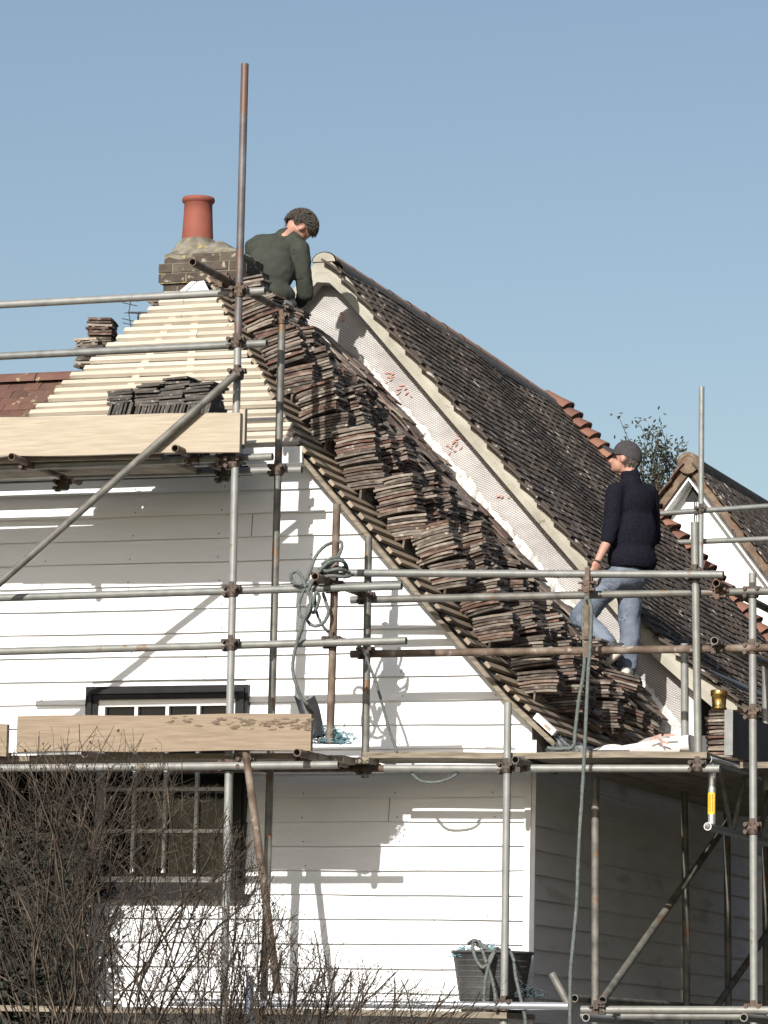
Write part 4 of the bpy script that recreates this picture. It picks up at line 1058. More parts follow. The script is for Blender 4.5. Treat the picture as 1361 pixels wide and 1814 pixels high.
# offcut of batten among the stacks
mb = MB(); c = Wv(546, 638, 1.9); mb.box(c, U * .06 + Z * .0, V * .28, Z * .045); tag(mb.build('timber_offcut', M_batten), 'pale sawn timber block lying on the tile stacks near the ridge', 'timber')

# ================================================================ ROPES AND GEAR
def rope(name, pts, label, parent=None, r=.0125, M=None, cat='rope', k=8):
    mb = MB(); mb.sweep(smoothpath(pts, k), r, 9, 0, lobes=3, twist=55)
    o = mb.build(name, M or M_rope, parent); 
    return o if parent is not None else tag(o, label, cat)
v_ = -.64
rope('hanging_rope', [Wv(*p, v_) for p in ((1037, 1062), (1043, 1060), (1048, 1085), (1046, 1140), (1042, 1200), (1038, 1290), (1035, 1350), (1031, 1420), (1026, 1500), (1022, 1600), (1016, 1670), (1011, 1730), (1010, 1830), (1009, 2100))], 'long green grey rope hanging from the right guard rail to below the picture')
rope('hanging_rope', [Wv(*p, -.45) for p in ((1036, 1064), (1033, 1100), (1036, 1160), (1033, 1200), (1026, 1240), (1020, 1290), (1016, 1322), (1000, 1326), (985, 1327), (970, 1325))], 'shorter strand of green grey rope ending on the right platform')
tie = thing('rope_coil', Wv(575, 1060, -1.1), 'bundle of green grey rope knotted round the short rusty upright', 'rope')
def loop(cx, cy, rx, ry, v0, turns, ph=0, dv=.02):
    return [Wv(cx + rx * math.cos(t + ph), cy + ry * math.sin(t + ph), v0 - dv * i / 8) for i, t in enumerate([k * math.pi / 4 for k in range(int(turns * 8) + 1)])]
for i, pts in enumerate((
    [Wv(*p) for p in ((590, 958, -.98), (606, 962, -1.06), (600, 985, -1.08), (585, 1000, -1.08), (566, 1015, -1.1), (552, 1030, -1.1), (545, 1042, -1.1))],
    [Wv(*p) for p in ((592, 960, -.97), (575, 968, -1.05), (560, 985, -1.1), (550, 1010, -1.12), (540, 1030, -1.12), (530, 1035, -1.12), (518, 1030, -1.12), (516, 1018, -1.12), (525, 1012, -1.12), (534, 1020, -1.12), (540, 1035, -1.14), (548, 1055, -1.14), (552, 1075, -1.14))],
    [Wv(*p) for p in ((545, 1050, -1.13), (560, 1020, -1.14), (585, 995, -1.14), (608, 995, -1.1), (615, 1010, -1.0), (600, 1018, -.96), (575, 1010, -1.08), (560, 1025, -1.14), (585, 1020, -1.15), (612, 1022, -1.1), (625, 1018, -1.0))],
    [Wv(*p) for p in ((570, 1000, -1.13), (590, 988, -1.14), (606, 992, -1.08), (612, 1004, -1.0), (596, 1006, -.96), (572, 1004, -1.06), (578, 1012, -1.15), (600, 1008, -1.15), (620, 1015, -1.05))],
    [Wv(*p) for p in ((538, 1045, -1.1), (530, 1070, -1.12), (532, 1090, -1.14), (545, 1094, -1.14), (552, 1075, -1.14), (560, 1050, -1.12), (566, 1060, -1.1), (556, 1085, -1.1), (545, 1075, -1.08))],
    [Wv(*p) for p in ((552, 1045, -1.12), (548, 1080, -1.16), (538, 1100, -1.16), (533, 1120, -1.15), (526, 1140, -1.12), (520, 1165, -1.12), (519, 1190, -1.12), (524, 1210, -1.12), (532, 1232, -1.1), (545, 1248, -1.08))],
    [Wv(*p) for p in ((572, 1050, -1.1), (578, 1068, -1.1), (582, 1085, -1.1), (574, 1102, -1.1), (560, 1109, -1.1), (548, 1104, -1.1), (543, 1090, -1.1), (548, 1070, -1.1))],
    [Wv(*p) for p in ((558, 1055, -1.08), (560, 1080, -1.06), (568, 1102, -1.04), (580, 1118, -1.0), (596, 1128, -.9), (620, 1136, -.8), (642, 1150, -.62), (655, 1180, -.58), (668, 1215, -.56), (682, 1265, -.55), (692, 1300, -.54), (703, 1330, -.54))],
    [Wv(*p) for p in ((728, 1368, -.47), (745, 1383, -.5), (770, 1386, -.5), (795, 1380, -.5), (812, 1370, -.47))])):
    rope('rope_length', pts, None, tie, r=.0115 if i < 7 else .0095)
def fray(name, c, n, spread, label, M=M_bluerope, seed=3, flat=.6):
    rr = random.Random(seed); mb = MB()
    for i in range(n):
        p = c + Vector((rr.gauss(0, spread), rr.gauss(0, spread * .5), abs(rr.gauss(0, spread * .3)))); pts = [p]
        d = Vector([rr.uniform(-1, 1) for _ in range(3)]).normalized()
        for k in range(9):
            d = (d + Vector([rr.gauss(0, .55) for _ in range(3)]) - (p - c) * 3).normalized(); p = p + d * spread * .28; p.z = max(p.z, c.z - .005); pts.append(p)
        mb.sweep(pts, .0022, 4, 0)
    return tag(mb.build(name, M), label, 'twine')
fray('frayed_twine', Wv(588, 1315, -.95), 110, .07, 'tangle of frayed light blue twine at the foot of the rusty upright')
fray('frayed_twine', Wv(1002, 1330, -.3), 40, .05, 'pale frayed strands on the right platform beside the short rope end', M_rope, 8)
# black plastic offcut standing behind the board
mb = MB(); rows = []
for j in range(9):
    t = j / 8; row = []
    for i in range(7):
        s_ = i / 6 - .5
        x_ = 521 + t * 0 + (s_ + .5) * (30 + 8 * (1 - abs(t - .3))) + t * 22; y_ = 1232 + t * 72 + 9 * (s_ * s_ * 4 - 1) * (-1 if t < .5 else -.4)
        row.append(Wv(x_, y_, -1.02 + .03 * math.cos(s_ * 3)))
    rows.append(row)
mb.grid(rows, 0); mb.grid([[p + V * .008 for p in r] for r in rows], 0); tag(mb.build('gutter_offcut', M_plastic), 'curved black plastic gutter offcut leaning behind the lower toe board', 'gutter')
# white rolled felt and sheet on the right platform
zt = zr + .022
mb = MB(); a, b = Wv(1105, 1325, -.34), Wv(1222, 1305, -.30); a.z = zt + .045; b.z = zt + .085; pts = []
a.z -= .012; b.z -= .018; mb.sweep([a + (b - a) * i / 6 for i in range(7)], .022, 14, 0, taper=2.4)
tag(mb.build('felt_roll', M_paper), 'white roll of roofing felt lying on the right platform', 'roll')
mb = MB(); rows = []
for j in range(7):
    row = []
    for i in range(15):
        x_ = 1100 + i * 7.4 + j * 2; y_ = 1330 - (24 - abs(i - 7) * 1.6) * (j / 6) - 2
        p = Wv(x_, 1328, -.40 + j * .045); p.z = zt + .004 + .115 * math.sin(min(1, j / 4) * math.pi / 2) * (1 - (abs(i - 8) / 8.5) ** 2) + .014 * pnoise(Vector((i * .6, j * .9, 0))); row.append(p)
    rows.append(row)
mb.grid(rows, 0); sh_ = mb.build('felt_sheet', mat('grey_felt', [(.42, .40, .39), (.5, .48, .47)], 6, .7, .003), ); tag(sh_, 'crumpled grey felt sheet with red print behind the white roll', 'sheet')
pmb = MB()
for (x0, y0, x1, y1) in ((1150, 1310, 1172, 1302), (1160, 1306, 1185, 1318), (1166, 1304, 1176, 1322), (1176, 1303, 1196, 1302)):
    a, b = Wv(x0, y0, -.42), Wv(x1, y1, -.42); e = (b - a); n_ = Z * .008; pmb.face([a - n_, b - n_, b + n_, a + n_])
pmb.build('red_print', M_red, sh_)
mb = MB(); rows = []
for j in range(4):
    rows.append([Wv(1050 + i * 8, 1329 - 8 * math.sin(i / 8 * math.pi) * j / 3 - (i * .6) * j / 3, -.45 + j * .04) for i in range(9)])
for r in rows:
    for p in r: p.z = max(p.z, zt)
mb.grid(rows, 0); tag(mb.build('felt_scrap', M_paper), 'small folded white felt scrap left of the grey sheet', 'scrap')
# rubber buckets with ropes on the bottom lift
def bucket(name, x, y, v_, label, r0=.13, r1=.165, h=.33, lean=0.0, seed=1):
    t_ = thing(name, Wv(x, y, v_), label, 'tub'); mb = MB(); c = Wv(x, y, v_); ax = (Z + U * lean).normalized()
    mb.lathe(c, [(.001, 0), (r0, 0), (r0 + (r1 - r0) * .4, h * .4), (r1, h), (r1 + .012, h + .004), (r1 + .008, h - .012), (r1 - .006, h - .01), (r0 - .008, .02), (.001, .02)], 28, 0, ax); mb.build('body', M_bucket, t_)
    mb = MB()
    for k in range(9): mb.lathe(c, [(r0 + (r1 - r0) * (.12 + k * .09) + .0015, h * (.12 + k * .09)), (r0 + (r1 - r0) * (.12 + k * .09) + .003, h * (.12 + k * .09) + .003), (r0 + (r1 - r0) * (.12 + k * .09) + .0015, h * (.12 + k * .09) + .007)], 28, 0, ax)
    mb.build('moulded_ribs', M_bucket, t_); return t_
b1 = bucket('rubber_tub', 871, 1795, -.30, 'wide dark rubber tub full of rope at the bottom by the wall corner', r0=.185, r1=.245, h=.37)
ba = thing('rope_in_bucket', Wv(848, 1700, -.4), 'green grey rope spilling over the rim of the dark tub', 'rope')
for pts in ([(850, 1668, -0.40), (838, 1672, -0.52), (842, 1695, -0.57), (852, 1712, -0.58), (860, 1712, -0.58), (872, 1692, -0.56), (880, 1680, -0.50), (892, 1690, -0.46)], [(855, 1684, -0.56), (862, 1705, -0.59), (872, 1735, -0.60), (878, 1765, -0.60), (880, 1790, -0.60)], [(876, 1688, -0.56), (866, 1712, -0.60), (860, 1740, -0.61), (858, 1775, -0.61), (860, 1800, -0.60)],
            [(830, 1672, -0.40), (840, 1666, -0.45), (852, 1672, -0.45), (862, 1680, -0.50), (850, 1690, -0.50), (836, 1684, -0.50)], [(846, 1674, -0.40), (856, 1678, -0.52), (866, 1684, -0.52), (856, 1692, -0.52)], [(902, 1682, -0.50), (910, 1700, -0.60), (914, 1730, -0.62), (922, 1765, -0.62), (930, 1800, -0.60), (932, 1830, -0.60)]):
    rope('rope_length', [Wv(*p) for p in pts], None, ba, r=.0115)
fray('frayed_twine', Wv(824, 1694, -.42), 80, .045, 'bunch of frayed light blue twine on the left of the tub rim', seed=12)
fray('frayed_twine', Wv(868, 1684, -.38), 35, .03, 'small light blue twine tuft in the middle of the tub', seed=14)
fray('frayed_twine', Wv(938, 1765, -.42), 60, .05, 'dark blue grey twine tuft hanging at the right of the tub', mat('dark_twine', [(.05, .07, .08), (.09, .12, .13)], 30, .9), 15)
# bottom lift planks
zb2 = atv(700, 1796, -.5)[2]
for i in range(3):
    board('scaffold_plank', ['front', 'middle', 'rear'][i] + ' plank of the bottom platform behind the bare shrub', 'plank', H(-5.2, -.52 + i * .2, zb2), H(.05, -.52 + i * .2, zb2), V * .19, Z * .036, M_plankold, 'bottom platform planks')

# aerial
ae = thing('television_aerial', Wv(285, 555, 2.2), 'small dark television aerial sticking out left of the chimney base', 'aerial')
mb = MB(); a, b = Wv(228, 553, 2.2), Wv(292, 556, 2.2); mb.tube(a, b, .006, 6, hollow=False); mb.build('boom', M_aerial, ae)
for i in range(9):
    p = a + (b - a) * (.12 + i * .1); mb = MB(); dd_ = (V * .9 + U * .25 + Z * .2).normalized(); mb.tube(p - dd_ * .10, p + dd_ * .10, .003, 5, hollow=False); mb.build('element', M_aerial, ae)
mb = MB()
for q in (-1, 1):
    m0 = a + Z * .03 * q; m1 = a + Z * .11 * q + U * .02; mb.tube(m0 - Z * .03 * q, m1, .004, 5, hollow=False)
    for s_ in (.35, .75): p = m0 + (m1 - m0) * s_; mb.tube(p - (V + U * .4) * .07, p + (V + U * .4) * .07, .003, 5, hollow=False)
mb.build('reflector', M_aerial, ae)
mb = MB(); mb.sweep(smoothpath([Wv(245, 556, 2.2), Wv(245, 570, 2.2), Wv(250, 577, 2.2), Wv(270, 578, 2.2), Wv(292, 572, 2.25)], 5), .007, 6); mb.build('mast', M_aerial, ae)

# ================================================================ PEOPLE
def blob(prims, name, M, parent, vox=.011, smooth=6, disp=0, subs=0):
    """joins tapered capsules and ellipsoids into one continuous skin"""
    bm = bmesh.new()
    for pr in prims:
        if pr[0] == 'c':
            _, p0, r0, p1, r1 = pr; p0 = Vector(p0); p1 = Vector(p1); d = p1 - p0; n = 6
            for i in range(n + 1):
                t = i / n; bmesh.ops.create_icosphere(bm, subdivisions=2, radius=r0 + (r1 - r0) * t, matrix=Matrix.Translation(p0 + d * t))
            rm = MB(); rm.tube(p0, p1, r0 * .98, 16, hollow=False, r1=r1 * .98)
            vs = [bm.verts.new(v_) for v_ in rm.v]
            for f_ in rm.f:
                try: bm.faces.new([vs[i] for i in f_])
                except ValueError: pass
        else:
            _, c, rad, rot = pr
            bmesh.ops.create_icosphere(bm, subdivisions=3, radius=1, matrix=Matrix.Translation(Vector(c)) @ rot.to_4x4() @ Matrix.Diagonal((*rad, 1)))
    me = bpy.data.meshes.new('tmp'); bm.to_mesh(me); bm.free()
    o = bpy.data.objects.new('tmp', me); COL.objects.link(o)
    md = o.modifiers.new('r', 'REMESH'); md.mode = 'VOXEL'; md.voxel_size = vox
    md = o.modifiers.new('s', 'SMOOTH'); md.iterations = smooth; md.factor = .6
    dg = bpy.context.evaluated_depsgraph_get(); dg.update(); m2 = bpy.data.meshes.new_from_object(o.evaluated_get(dg)); bpy.data.objects.remove(o)
    for v_ in m2.vertices:
        if disp: v_.co += v_.normal * disp * (pnoise(v_.co * 9) + .5 * pnoise(v_.co * 23))
        v_.co -= parent.location
    m2.name = name; m2.materials.clear(); m2.materials.append(M)
    for p in m2.polygons: p.use_smooth = True
    ob = bpy.data.objects.new(name, m2); COL.objects.link(ob); ob.parent = parent; return ob
I3 = Matrix.Identity(3)
def frame(f, u_=Z):
    f = f.normalized(); s_ = f.cross(u_).normalized(); w_ = s_.cross(f).normalized()
    return Matrix((s_, f, w_)).transposed()      # columns: right, forward, up
def head_prims(c, f, upv, s=1.0):
    M_ = frame(f, upv); g = lambda x, y, z: c + M_ @ Vector((x, y, z)) * s
    return [('e', g(0, -.012, .02), (.076 * s, .094 * s, .098 * s), M_), ('e', g(0, .035, -.045), (.056 * s, .056 * s, .066 * s), M_), ('e', g(0, .062, -.088), (.028 * s, .026 * s, .022 * s), M_),
            ('c', g(0, .085, -.002), .010 * s, g(0, .106, -.036), .014 * s), ('e', g(0, .086, -.066), (.024 * s, .010 * s, .009 * s), M_), ('e', g(.03, .076, .016), (.022 * s, .012 * s, .008 * s), M_), ('e', g(-.03, .076, .016), (.022 * s, .012 * s, .008 * s), M_),
            ('e', g(.079, -.005, -.012), (.010 * s, .020 * s, .032 * s), M_), ('e', g(-.079, -.005, -.012), (.010 * s, .020 * s, .032 * s), M_)], g, M_
def hand_prims(w, d, palm_n, curl=.7):
    """palm, four bent fingers, thumb from the side"""
    d = d.normalized(); n = (palm_n - d * palm_n.dot(d)).normalized(); s_ = d.cross(n)
    out = [('e', w + d * .045, (.040, .050, .018), Matrix((s_, d, n)).transposed())]
    for i, l in enumerate((.070, .080, .076, .060)):
        b = w + d * .085 + s_ * (.030 - i * .020); k1 = b + (d * math.cos(curl) + n * math.sin(curl)) * l * .5; k2 = k1 + (d * math.cos(curl * 2.1) + n * math.sin(curl * 2.1)) * l * .5
        out += [('c', b, .0095, k1, .0088), ('c', k1, .0088, k2, .0078)]
    t0 = w + d * .03 + s_ * .034; t1 = t0 + (d * .6 + s_ * .7 + n * .3).normalized() * .04; t2 = t1 + (d * .8 + n * .5).normalized() * .03
    out += [('c', t0, .013, t1, .0105), ('c', t1, .0105, t2, .009)]
    return out

# --- man seated on the ridge ---
Y1 = 28.0
Q = lambda x, y, dy=0: WY(x, y, Y1 + dy)
m1 = thing('person', Q(480, 552), 'man in green grey sweatshirt with curly dark hair sitting on the ridge, head bent down', 'person')
f1 = Vector((.62, .30, -.95))
hc = Q(530, 406, .24); hp_, g1, HM1 = head_prims(hc, f1, Vector((.75, .35, .8)), 1.03)
kneeR, footR = Q(529, 575, .38), Q(545, 640, .50)
ra_s, ra_e, ra_w = Q(531, 442, .10), Q(541, 512, .14), Q(527, 541, .38)
la_s, la_e, la_w = Q(452, 440, .16), Q(452, 510, .32), Q(495, 545, .46)
body = hp_ + [('c', Q(505, 424, .13), .062, Q(522, 405, .24), .056), ('e', Q(484, 460, .12), (.175, .11, .17), I3), ('e', Q(482, 528, .02), (.135, .09, .12), I3), ('c', ra_s, .05, ra_e, .042), ('c', ra_e, .042, ra_w, .030), ('c', la_s, .05, la_e, .042), ('c', la_e, .042, la_w, .03),
              ('c', Q(502, 546, .05), .085, kneeR, .06), ('c', kneeR, .058, footR, .04), ('c', Q(462, 546, .05), .085, Q(455, 585, .42), .06), ('c', Q(455, 585, .42), .058, Q(440, 650, .5), .04)]
body += hand_prims(ra_w, Vector((.1, .6, -.6)), Vector((-.6, .3, -.2))) + hand_prims(la_w, Vector((.5, .4, -.5)), Vector((.3, .4, -.6)))
blob(body, 'body', M_skin, m1, .010, 3)
shirt = [('e', Q(483, 447, .13), (.185, .125, .135), I3), ('e', Q(479, 480, .08), (.185, .13, .19), I3), ('e', Q(479, 522, .03), (.182, .145, .10), I3), ('c', Q(452, 535, .03), .05, Q(512, 538, .03), .055), ('c', Q(462, 432, .15), .075, Q(520, 430, .13), .078),
         ('c', Q(500, 420, .14), .060, Q(512, 416, .18), .058), ('c', ra_s, .078, Q(538, 490, .12), .064), ('c', Q(538, 490, .12), .064, Q(541, 520, .17), .060), ('c', Q(541, 518, .17), .058, Q(531, 536, .32), .044), ('c', la_s, .078, la_e, .06), ('c', la_e, .058, la_w, .045), ('c', Q(440, 536, .02), .030, Q(520, 540, .02), .030)]
blob(shirt, 'sweatshirt', M_jumper, m1, .010, 4, .011)
tr = [('e', Q(482, 545, .02), (.165, .13, .09), I3), ('c', Q(503, 547, .05), .095, kneeR, .075), ('c', kneeR, .072, footR, .055), ('c', Q(462, 547, .05), .095, Q(455, 585, .42), .075), ('c', Q(455, 585, .42), .07, Q(440, 650, .5), .055)]
blob(tr, 'trousers', M_tubegrey if False else mat('grey_work_trousers', [(.10, .10, .105), (.2, .2, .2)], 12, .9, .004, 40), m1, .013, 5, .006)
for fp_ in (footR, Q(440, 650, .5)):
    blob([('e', fp_ + Vector((.02, .05, -.03)), (.045, .12, .04), I3), ('c', fp_, .05, fp_ + Vector((0, .01, -.03)), .048)], 'boot', M_plastic, m1, .012, 4)
# curly hair: many small locks over the skull
rr = random.Random(4); mb = MB()
for i in range(2300):
    th_, z_ = rr.uniform(0, 2 * math.pi), rr.uniform(-.50, 1)
    r_ = math.sqrt(max(0, 1 - z_ * z_)); dx, dy = r_ * math.cos(th_), r_ * math.sin(th_)
    if dy > .45 and z_ < .1: continue
    if dy > .80 and z_ < .35: continue
    if z_ < -.1 and abs(dx) > .6 and dy > -.25: continue
    c = g1(dx * .086, -.012 + dy * .104, .026 + z_ * .108); nrm = (HM1 @ Vector((dx, dy, z_))).normalized()
    pts = []; a_ = nrm.orthogonal().normalized(); b_ = nrm.cross(a_); ph = rr.uniform(0, 6.28); rad = rr.uniform(.004, .013)
    for k in range(6): pts.append(c + nrm * (k * .0056) + a_ * rad * math.cos(ph + k * 1.25) + b_ * rad * math.sin(ph + k * 1.25))
    mb.sweep(pts, .0027, 4, 0, taper=.5)
mb.build('hair', M_hair, m1)

# --- man standing on the slope ---
Y2 = 27.75
Q = lambda x, y, dy=0: WY(x, y, Y2 + dy)
m2_ = thing('person', Q(1112, 1200), 'man in dark cap, black fleece and blue jeans standing among the tile stacks', 'person')
f2 = Vector((-.93, .30, .16))
hc = Q(1108, 812, 0); hp_, g2, HM2 = head_prims(hc, f2, Z, 1.0)
ls, le, lw = Q(1090, 872, -.13), Q(1080, 952, -.16), Q(1060, 992, -.20)
rs, re_, rw = Q(1149, 878, .10), Q(1156, 952, .20), Q(1122, 985, .34)
lk, la2 = Q(1028, 1094, .10), Q(1084, 1143, -.12)
rk2, ra2 = Q(1117, 1110, .06), Q(1110, 1188, .06)
tm = frame(Vector((-.62, .78, 0)))
body = hp_ + [('c', Q(1118, 846, 0), .060, Q(1114, 826, 0), .056), ('e', Q(1117, 905, 0), (.15, .095, .20), tm), ('e', Q(1110, 1010, 0), (.13, .095, .13), tm), ('c', ls, .052, le, .040), ('c', le, .041, lw, .027), ('c', rs, .052, re_, .042), ('c', re_, .042, rw, .028),
              ('c', Q(1088, 1028, -.06), .085, lk, .058), ('c', lk, .055, la2, .038), ('c', Q(1112, 1028, .06), .088, rk2, .060), ('c', rk2, .058, ra2, .04)]
body += hand_prims(lw, Vector((-.30, -.05, -.9)), Vector((-.5, .7, 0)), .55) + hand_prims(rw, Vector((-.5, .3, -.6)), Vector((-.3, .5, -.5)))
blob(body, 'body', M_skin, m2_, .0095, 3)
jk = [('e', Q(1119, 893, 0), (.190, .135, .165), tm), ('e', Q(1121, 945, 0), (.195, .145, .24), tm), ('c', Q(1114, 990, 0), .148, Q(1124, 990, 0), .150), ('e', Q(1121, 990, 0), (.200, .150, .15), tm), ('c', Q(1118, 872, 0), .10, Q(1118, 846, 0), .066), ('c', Q(1094, 872, -.10), .075, Q(1146, 874, .08), .078), ('c', Q(1118, 850, 0), .064, Q(1118, 840, 0), .062),
      ('c', ls, .072, Q(1083, 930, -.15), .062), ('c', Q(1083, 930, -.15), .060, Q(1077, 955, -.165), .055), ('c', rs, .080, re_, .066), ('c', re_, .060, rw + Vector((.02, 0, .04)), .048)]
jko = blob(jk, 'fleece_jacket', M_fleece, m2_, .011, 5, .006)
# trim hem straight: flatten below hem level
hz = Q(1120, 1007).z - m2_.location.z
for v_ in jko.data.vertices:
    if v_.co.z < hz + .10 and v_.co.x > -.22 : v_.co.z = hz + (v_.co.z - hz) if v_.co.z > hz else hz - (hz - v_.co.z) * .10
jn = [('e', Q(1110, 1022, 0), (.170, .130, .11), tm), ('c', Q(1086, 1030, -.06), .098, lk, .082), ('c', lk, .078, Q(1078, 1138, -.10), .062), ('c', Q(1114, 1030, .05), .102, rk2, .080), ('c', rk2, .078, Q(1112, 1182, .06), .066)]
blob(jn, 'jeans', M_jeans, m2_, .010, 3, .013)
mb_ = [('e', Q(1088, 1157, -.15), (.038, .10, .045), frame(Vector((-.55, .3, -.6)))), ('c', la2, .045, Q(1090, 1152, -.14), .045)]
sh1 = blob(mb_, 'trainer', mat('black_trainer', [(.02, .02, .02), (.05, .05, .05)], 20, .7), m2_, .009, 3)
sm_ = MB(); a, b = Q(1108, 1147, -.24), Q(1074, 1176, -.16); e = b - a; n_ = e.cross(Vector((0, 1, 0))).normalized(); s_ = e.cross(n_).normalized()
rows = []
for i in range(9):
    t = i / 8; w_ = .040 + .010 * math.sin(t * math.pi); c = a + e * t
    rows.append([c + s_ * w_ * math.cos(q) * .7 + n_ * w_ * .55 * math.sin(q) for q in [k * math.pi / 6 for k in range(12)]])
sm_.grid(rows, 0, True, True); sm_.cap(rows[0], 0, True); sm_.cap(rows[-1], 0); sm_.build('trainer_sole', M_shoe, m2_)
blob([('e', Q(1108, 1194, -.02), (.045, .12, .05), I3), ('c', ra2, .05, Q(1110, 1192, .02), .05)], 'trainer', M_shoe, m2_, .011, 3)
# cap
g = g2; rows = []
for i in range(13):
    t = i / 12; ph = t * math.pi / 2 * 1.12; row = []
    for k in range(28):
        a = 2 * math.pi * k / 28; r_ = math.cos(ph - .12) if ph > .12 else 1
        row.append(g(.089 * math.cos(a) * max(r_, .001), -.014 + .108 * math.sin(a) * max(r_, .001), .018 + .112 * math.sin(ph) / math.sin(math.pi / 2) - .03 * (math.sin(a) < 0) * (1 - t) * abs(math.sin(a))))
    rows.append(row)
mb = MB(); mb.grid(rows, 0, True, True); mb.grid([rows[0], [p + (HM2 @ Vector((0, 0, -.004))) for p in rows[0]]], 0, True, True)
cp = mb.build('cap', M_cap, m2_)
mb = MB(); br = []
for i in range(7):
    t = i / 6; row = []
    for k in range(13):
        s_ = k / 12 * 2 - 1; yy = .080 * math.sqrt(max(0, 1 - .82 * s_ * s_)) + .098 * t * (1 - .55 * s_ ** 4)
        row.append(g(.080 * s_ * (1 - .05 * t), yy, .046 - .062 * s_ * s_ * (1 - .15 * t) + .040 * t - .012 * t * t))
    br.append(row)
mb.grid(br, 0); mb.grid([[p + (HM2 @ Vector((0, 0, -.010))) for p in r] for r in br], 0); mb.grid([br[-1], [p + (HM2 @ Vector((0, 0, -.010))) for p in br[-1]]], 0)
mb.build('cap_brim', M_cap, cp, origin=m2_.location)
rr = random.Random(6); mb = MB()
for i in range(420):
    th_ = rr.uniform(math.pi * .98, 2.02 * math.pi); z_ = rr.uniform(-.62, .12); r_ = math.sqrt(1 - z_ * z_); dx, dy = r_ * math.cos(th_), r_ * math.sin(th_)
    c = g(dx * .078, -.012 + dy * .096, .018 + z_ * .1); nrm = (HM2 @ Vector((dx, dy, 0))).normalized()
    mb.sweep([c, c + nrm * .004 + Z * -.008, c + nrm * .005 + Z * -.018], .003, 4, 0, taper=.5)
mb.build('hair', M_hair, m2_)
mb = MB(); pw = lw + (Q(1048, 1020, -.2) - lw).normalized() * .01; mb.sweep([pw + Vector((.034 * math.cos(t), .034 * math.sin(t), .006 * math.sin(2 * t))) for t in [k * math.pi / 8 for k in range(17)]], .005, 6); mb.build('wrist_band', M_rust, m2_)
# upper collar
mb = MB(); cc = Q(1117, 843, 0); mb.grid([[cc + Vector((rad * math.cos(t), rad * .9 * math.sin(t), h_)) for t in [k * math.pi / 10 for k in range(20)]] for rad, h_ in ((.072, -.02), (.068, .015), (.066, .028), (.060, .026), (.060, -.01))], 0, True, True); mb.build('collar', M_fleece, m2_)

# ================================================================ SHRUBS
rr = random.Random(33)
sb = thing('bare_shrub', Vector((WY(150, 2000, 21.8).x, 21.8, 0)), 'large leafless shrub with tangled brown twigs filling the lower left', 'shrub')
tw = MB(); bd = MB()
def prism(mb, p, q, r0, r1):
    d = (q - p); a = Vector((d.z, 0.01, -d.x)); 
    a = a.normalized() if a.length > 1e-6 else Vector((1, 0, 0)); b = d.normalized().cross(a); n = len(mb.v)
    for c_, r in ((p, r0), (q, r1)):
        for k in range(3):
            t = k * 2.0944; mb.v.append(c_ + (a * math.cos(t) + b * math.sin(t)) * r)
    for k in range(3):
        j = (k + 1) % 3; mb.f.append((n + k, n + j, n + 3 + j, n + 3 + k)); mb.m.append(0); mb.sm.append(True)
ENV = [(-200, 1300), (0, 1290), (90, 1262), (180, 1245), (290, 1262), (350, 1330), (430, 1400), (480, 1500), (530, 1575), (620, 1640), (720, 1672), (860, 1700), (950, 1760), (1100, 1814)]
ENVW = [(WY(x, y, 21.8).x, WY(x, y, 21.8).z) for x, y in ENV]
def envz(x):
    for (a, za), (b, zb) in zip(ENVW[:-1], ENVW[1:]):
        if x < b: return za + (zb - za) * max(0, (x - a) / (b - a))
    return ENVW[-1][1]
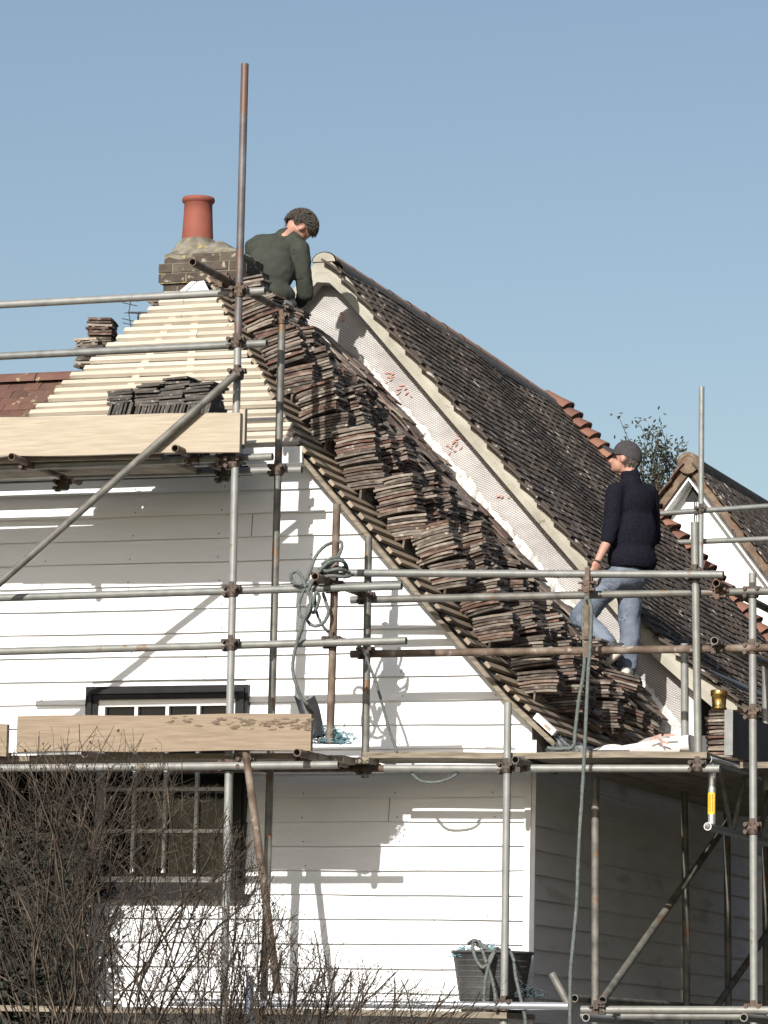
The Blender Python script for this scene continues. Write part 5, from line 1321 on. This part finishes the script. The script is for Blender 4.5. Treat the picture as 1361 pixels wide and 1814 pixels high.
def grow(p, d, L, r, dep):
    seg = .085 if dep > 1 else .055; n = max(2, int(L / seg)); 
    for i in range(n):
        d = (d + Vector((rr.gauss(0, 1.1), rr.gauss(0, 1), rr.gauss(0, .9))) * (.10 if dep > 2 else .15) + Z * .03).normalized()
        q = p + d * seg; r2 = r * (1 - .5 / n)
        if q.z > envz(q.x) - .25 + rr.random() * .25 * (1 if rr.random() < .5 else .3): return
        prism(tw, p, q, r, r2); p, r = q, r2
        if dep > 0 and i > n * .15 and rr.random() < (.34 if dep > 1 else .27):
            nd = (d + Vector((rr.gauss(0, .62), rr.gauss(0, .45), rr.gauss(.1, .42)))).normalized()
            grow(p, nd, L * rr.uniform(.35, .62), max(r * .58, .0016), dep - 1)
    if dep <= 1 and rr.random() < .45:
        s_ = rr.uniform(.005, .013); a = Vector([rr.uniform(-1, 1) for _ in range(3)]).normalized() * s_; b = a.orthogonal().normalized() * s_ * .7; c_ = a.cross(b).normalized() * s_ * .5
        bd.face([p - a, p - b, p + a, p + b]); bd.face([p - a, p - c_, p + a, p + c_])
stems = []
for i in range(20): stems.append((rr.uniform(-40, 140), rr.uniform(1240, 1380)))
for i in range(7): stems.append((rr.uniform(120, 400), rr.uniform(1250, 1400)))
for i in range(10): stems.append((rr.uniform(300, 560), rr.uniform(1400, 1600)))
for i in range(60): stems.append((rr.uniform(430, 900), rr.uniform(1600, 1700)))
for (tx, ty) in stems:
    Yb = 21.8 + rr.uniform(-.45, .45)
    tgt = WY(tx, ty, Yb); bx = WY(tx * .55 + 70 + rr.uniform(-70, 70), 2300, Yb).x
    p0 = Vector((bx, Yb + rr.uniform(-.2, .2), .9 if tx > 250 else 1.1)); d = (tgt - p0); L = d.length
    grow(p0, (d.normalized() + Vector((rr.gauss(0, .05), rr.gauss(0, .06), .0))).normalized(), L * .92, .010 if tx < 400 else .007, 3)
    prism(tw, Vector((bx * .9, Yb, 0)), p0, .02, .012)
tw.build('branches', M_twig, sb); bd.build('buds', M_bud, sb)
print('twig faces', len(tw.f), 'tiles', sum(1 for o in bpy.data.objects if o.name.startswith('roof_tile')))
# dark evergreen behind it
ev = thing('evergreen_shrub', H(-3.6, -.9, 0), 'dense dark evergreen shrub against the house at the lower left', 'shrub')
lf = MB(); tk = MB(); tk.tube(H(-3.6, -.35, 0), H(-3.6, -.35, 2.4), .05, 8, hollow=False)
for i in range(15000):
    x_ = rr.uniform(-60, 152); y_ = rr.uniform(1352 + rr.random() * 25, 1860); vv = rr.uniform(-.62, -.1)
    if x_ > 100 and rr.random() < .15: continue
    c = Wv(x_, y_, vv)
    if x_ < 35: c = Wv(x_, y_ - 28 * rr.random(), vv)
    a = Vector([rr.uniform(-1, 1) for _ in range(3)]).normalized() * rr.uniform(.016, .034); b = a.orthogonal().normalized() * .018
    lf.face([c - a, c - b, c + a, c + b])
tk.build('trunk', M_twig, ev); lf.build('foliage', M_leafdark, ev)
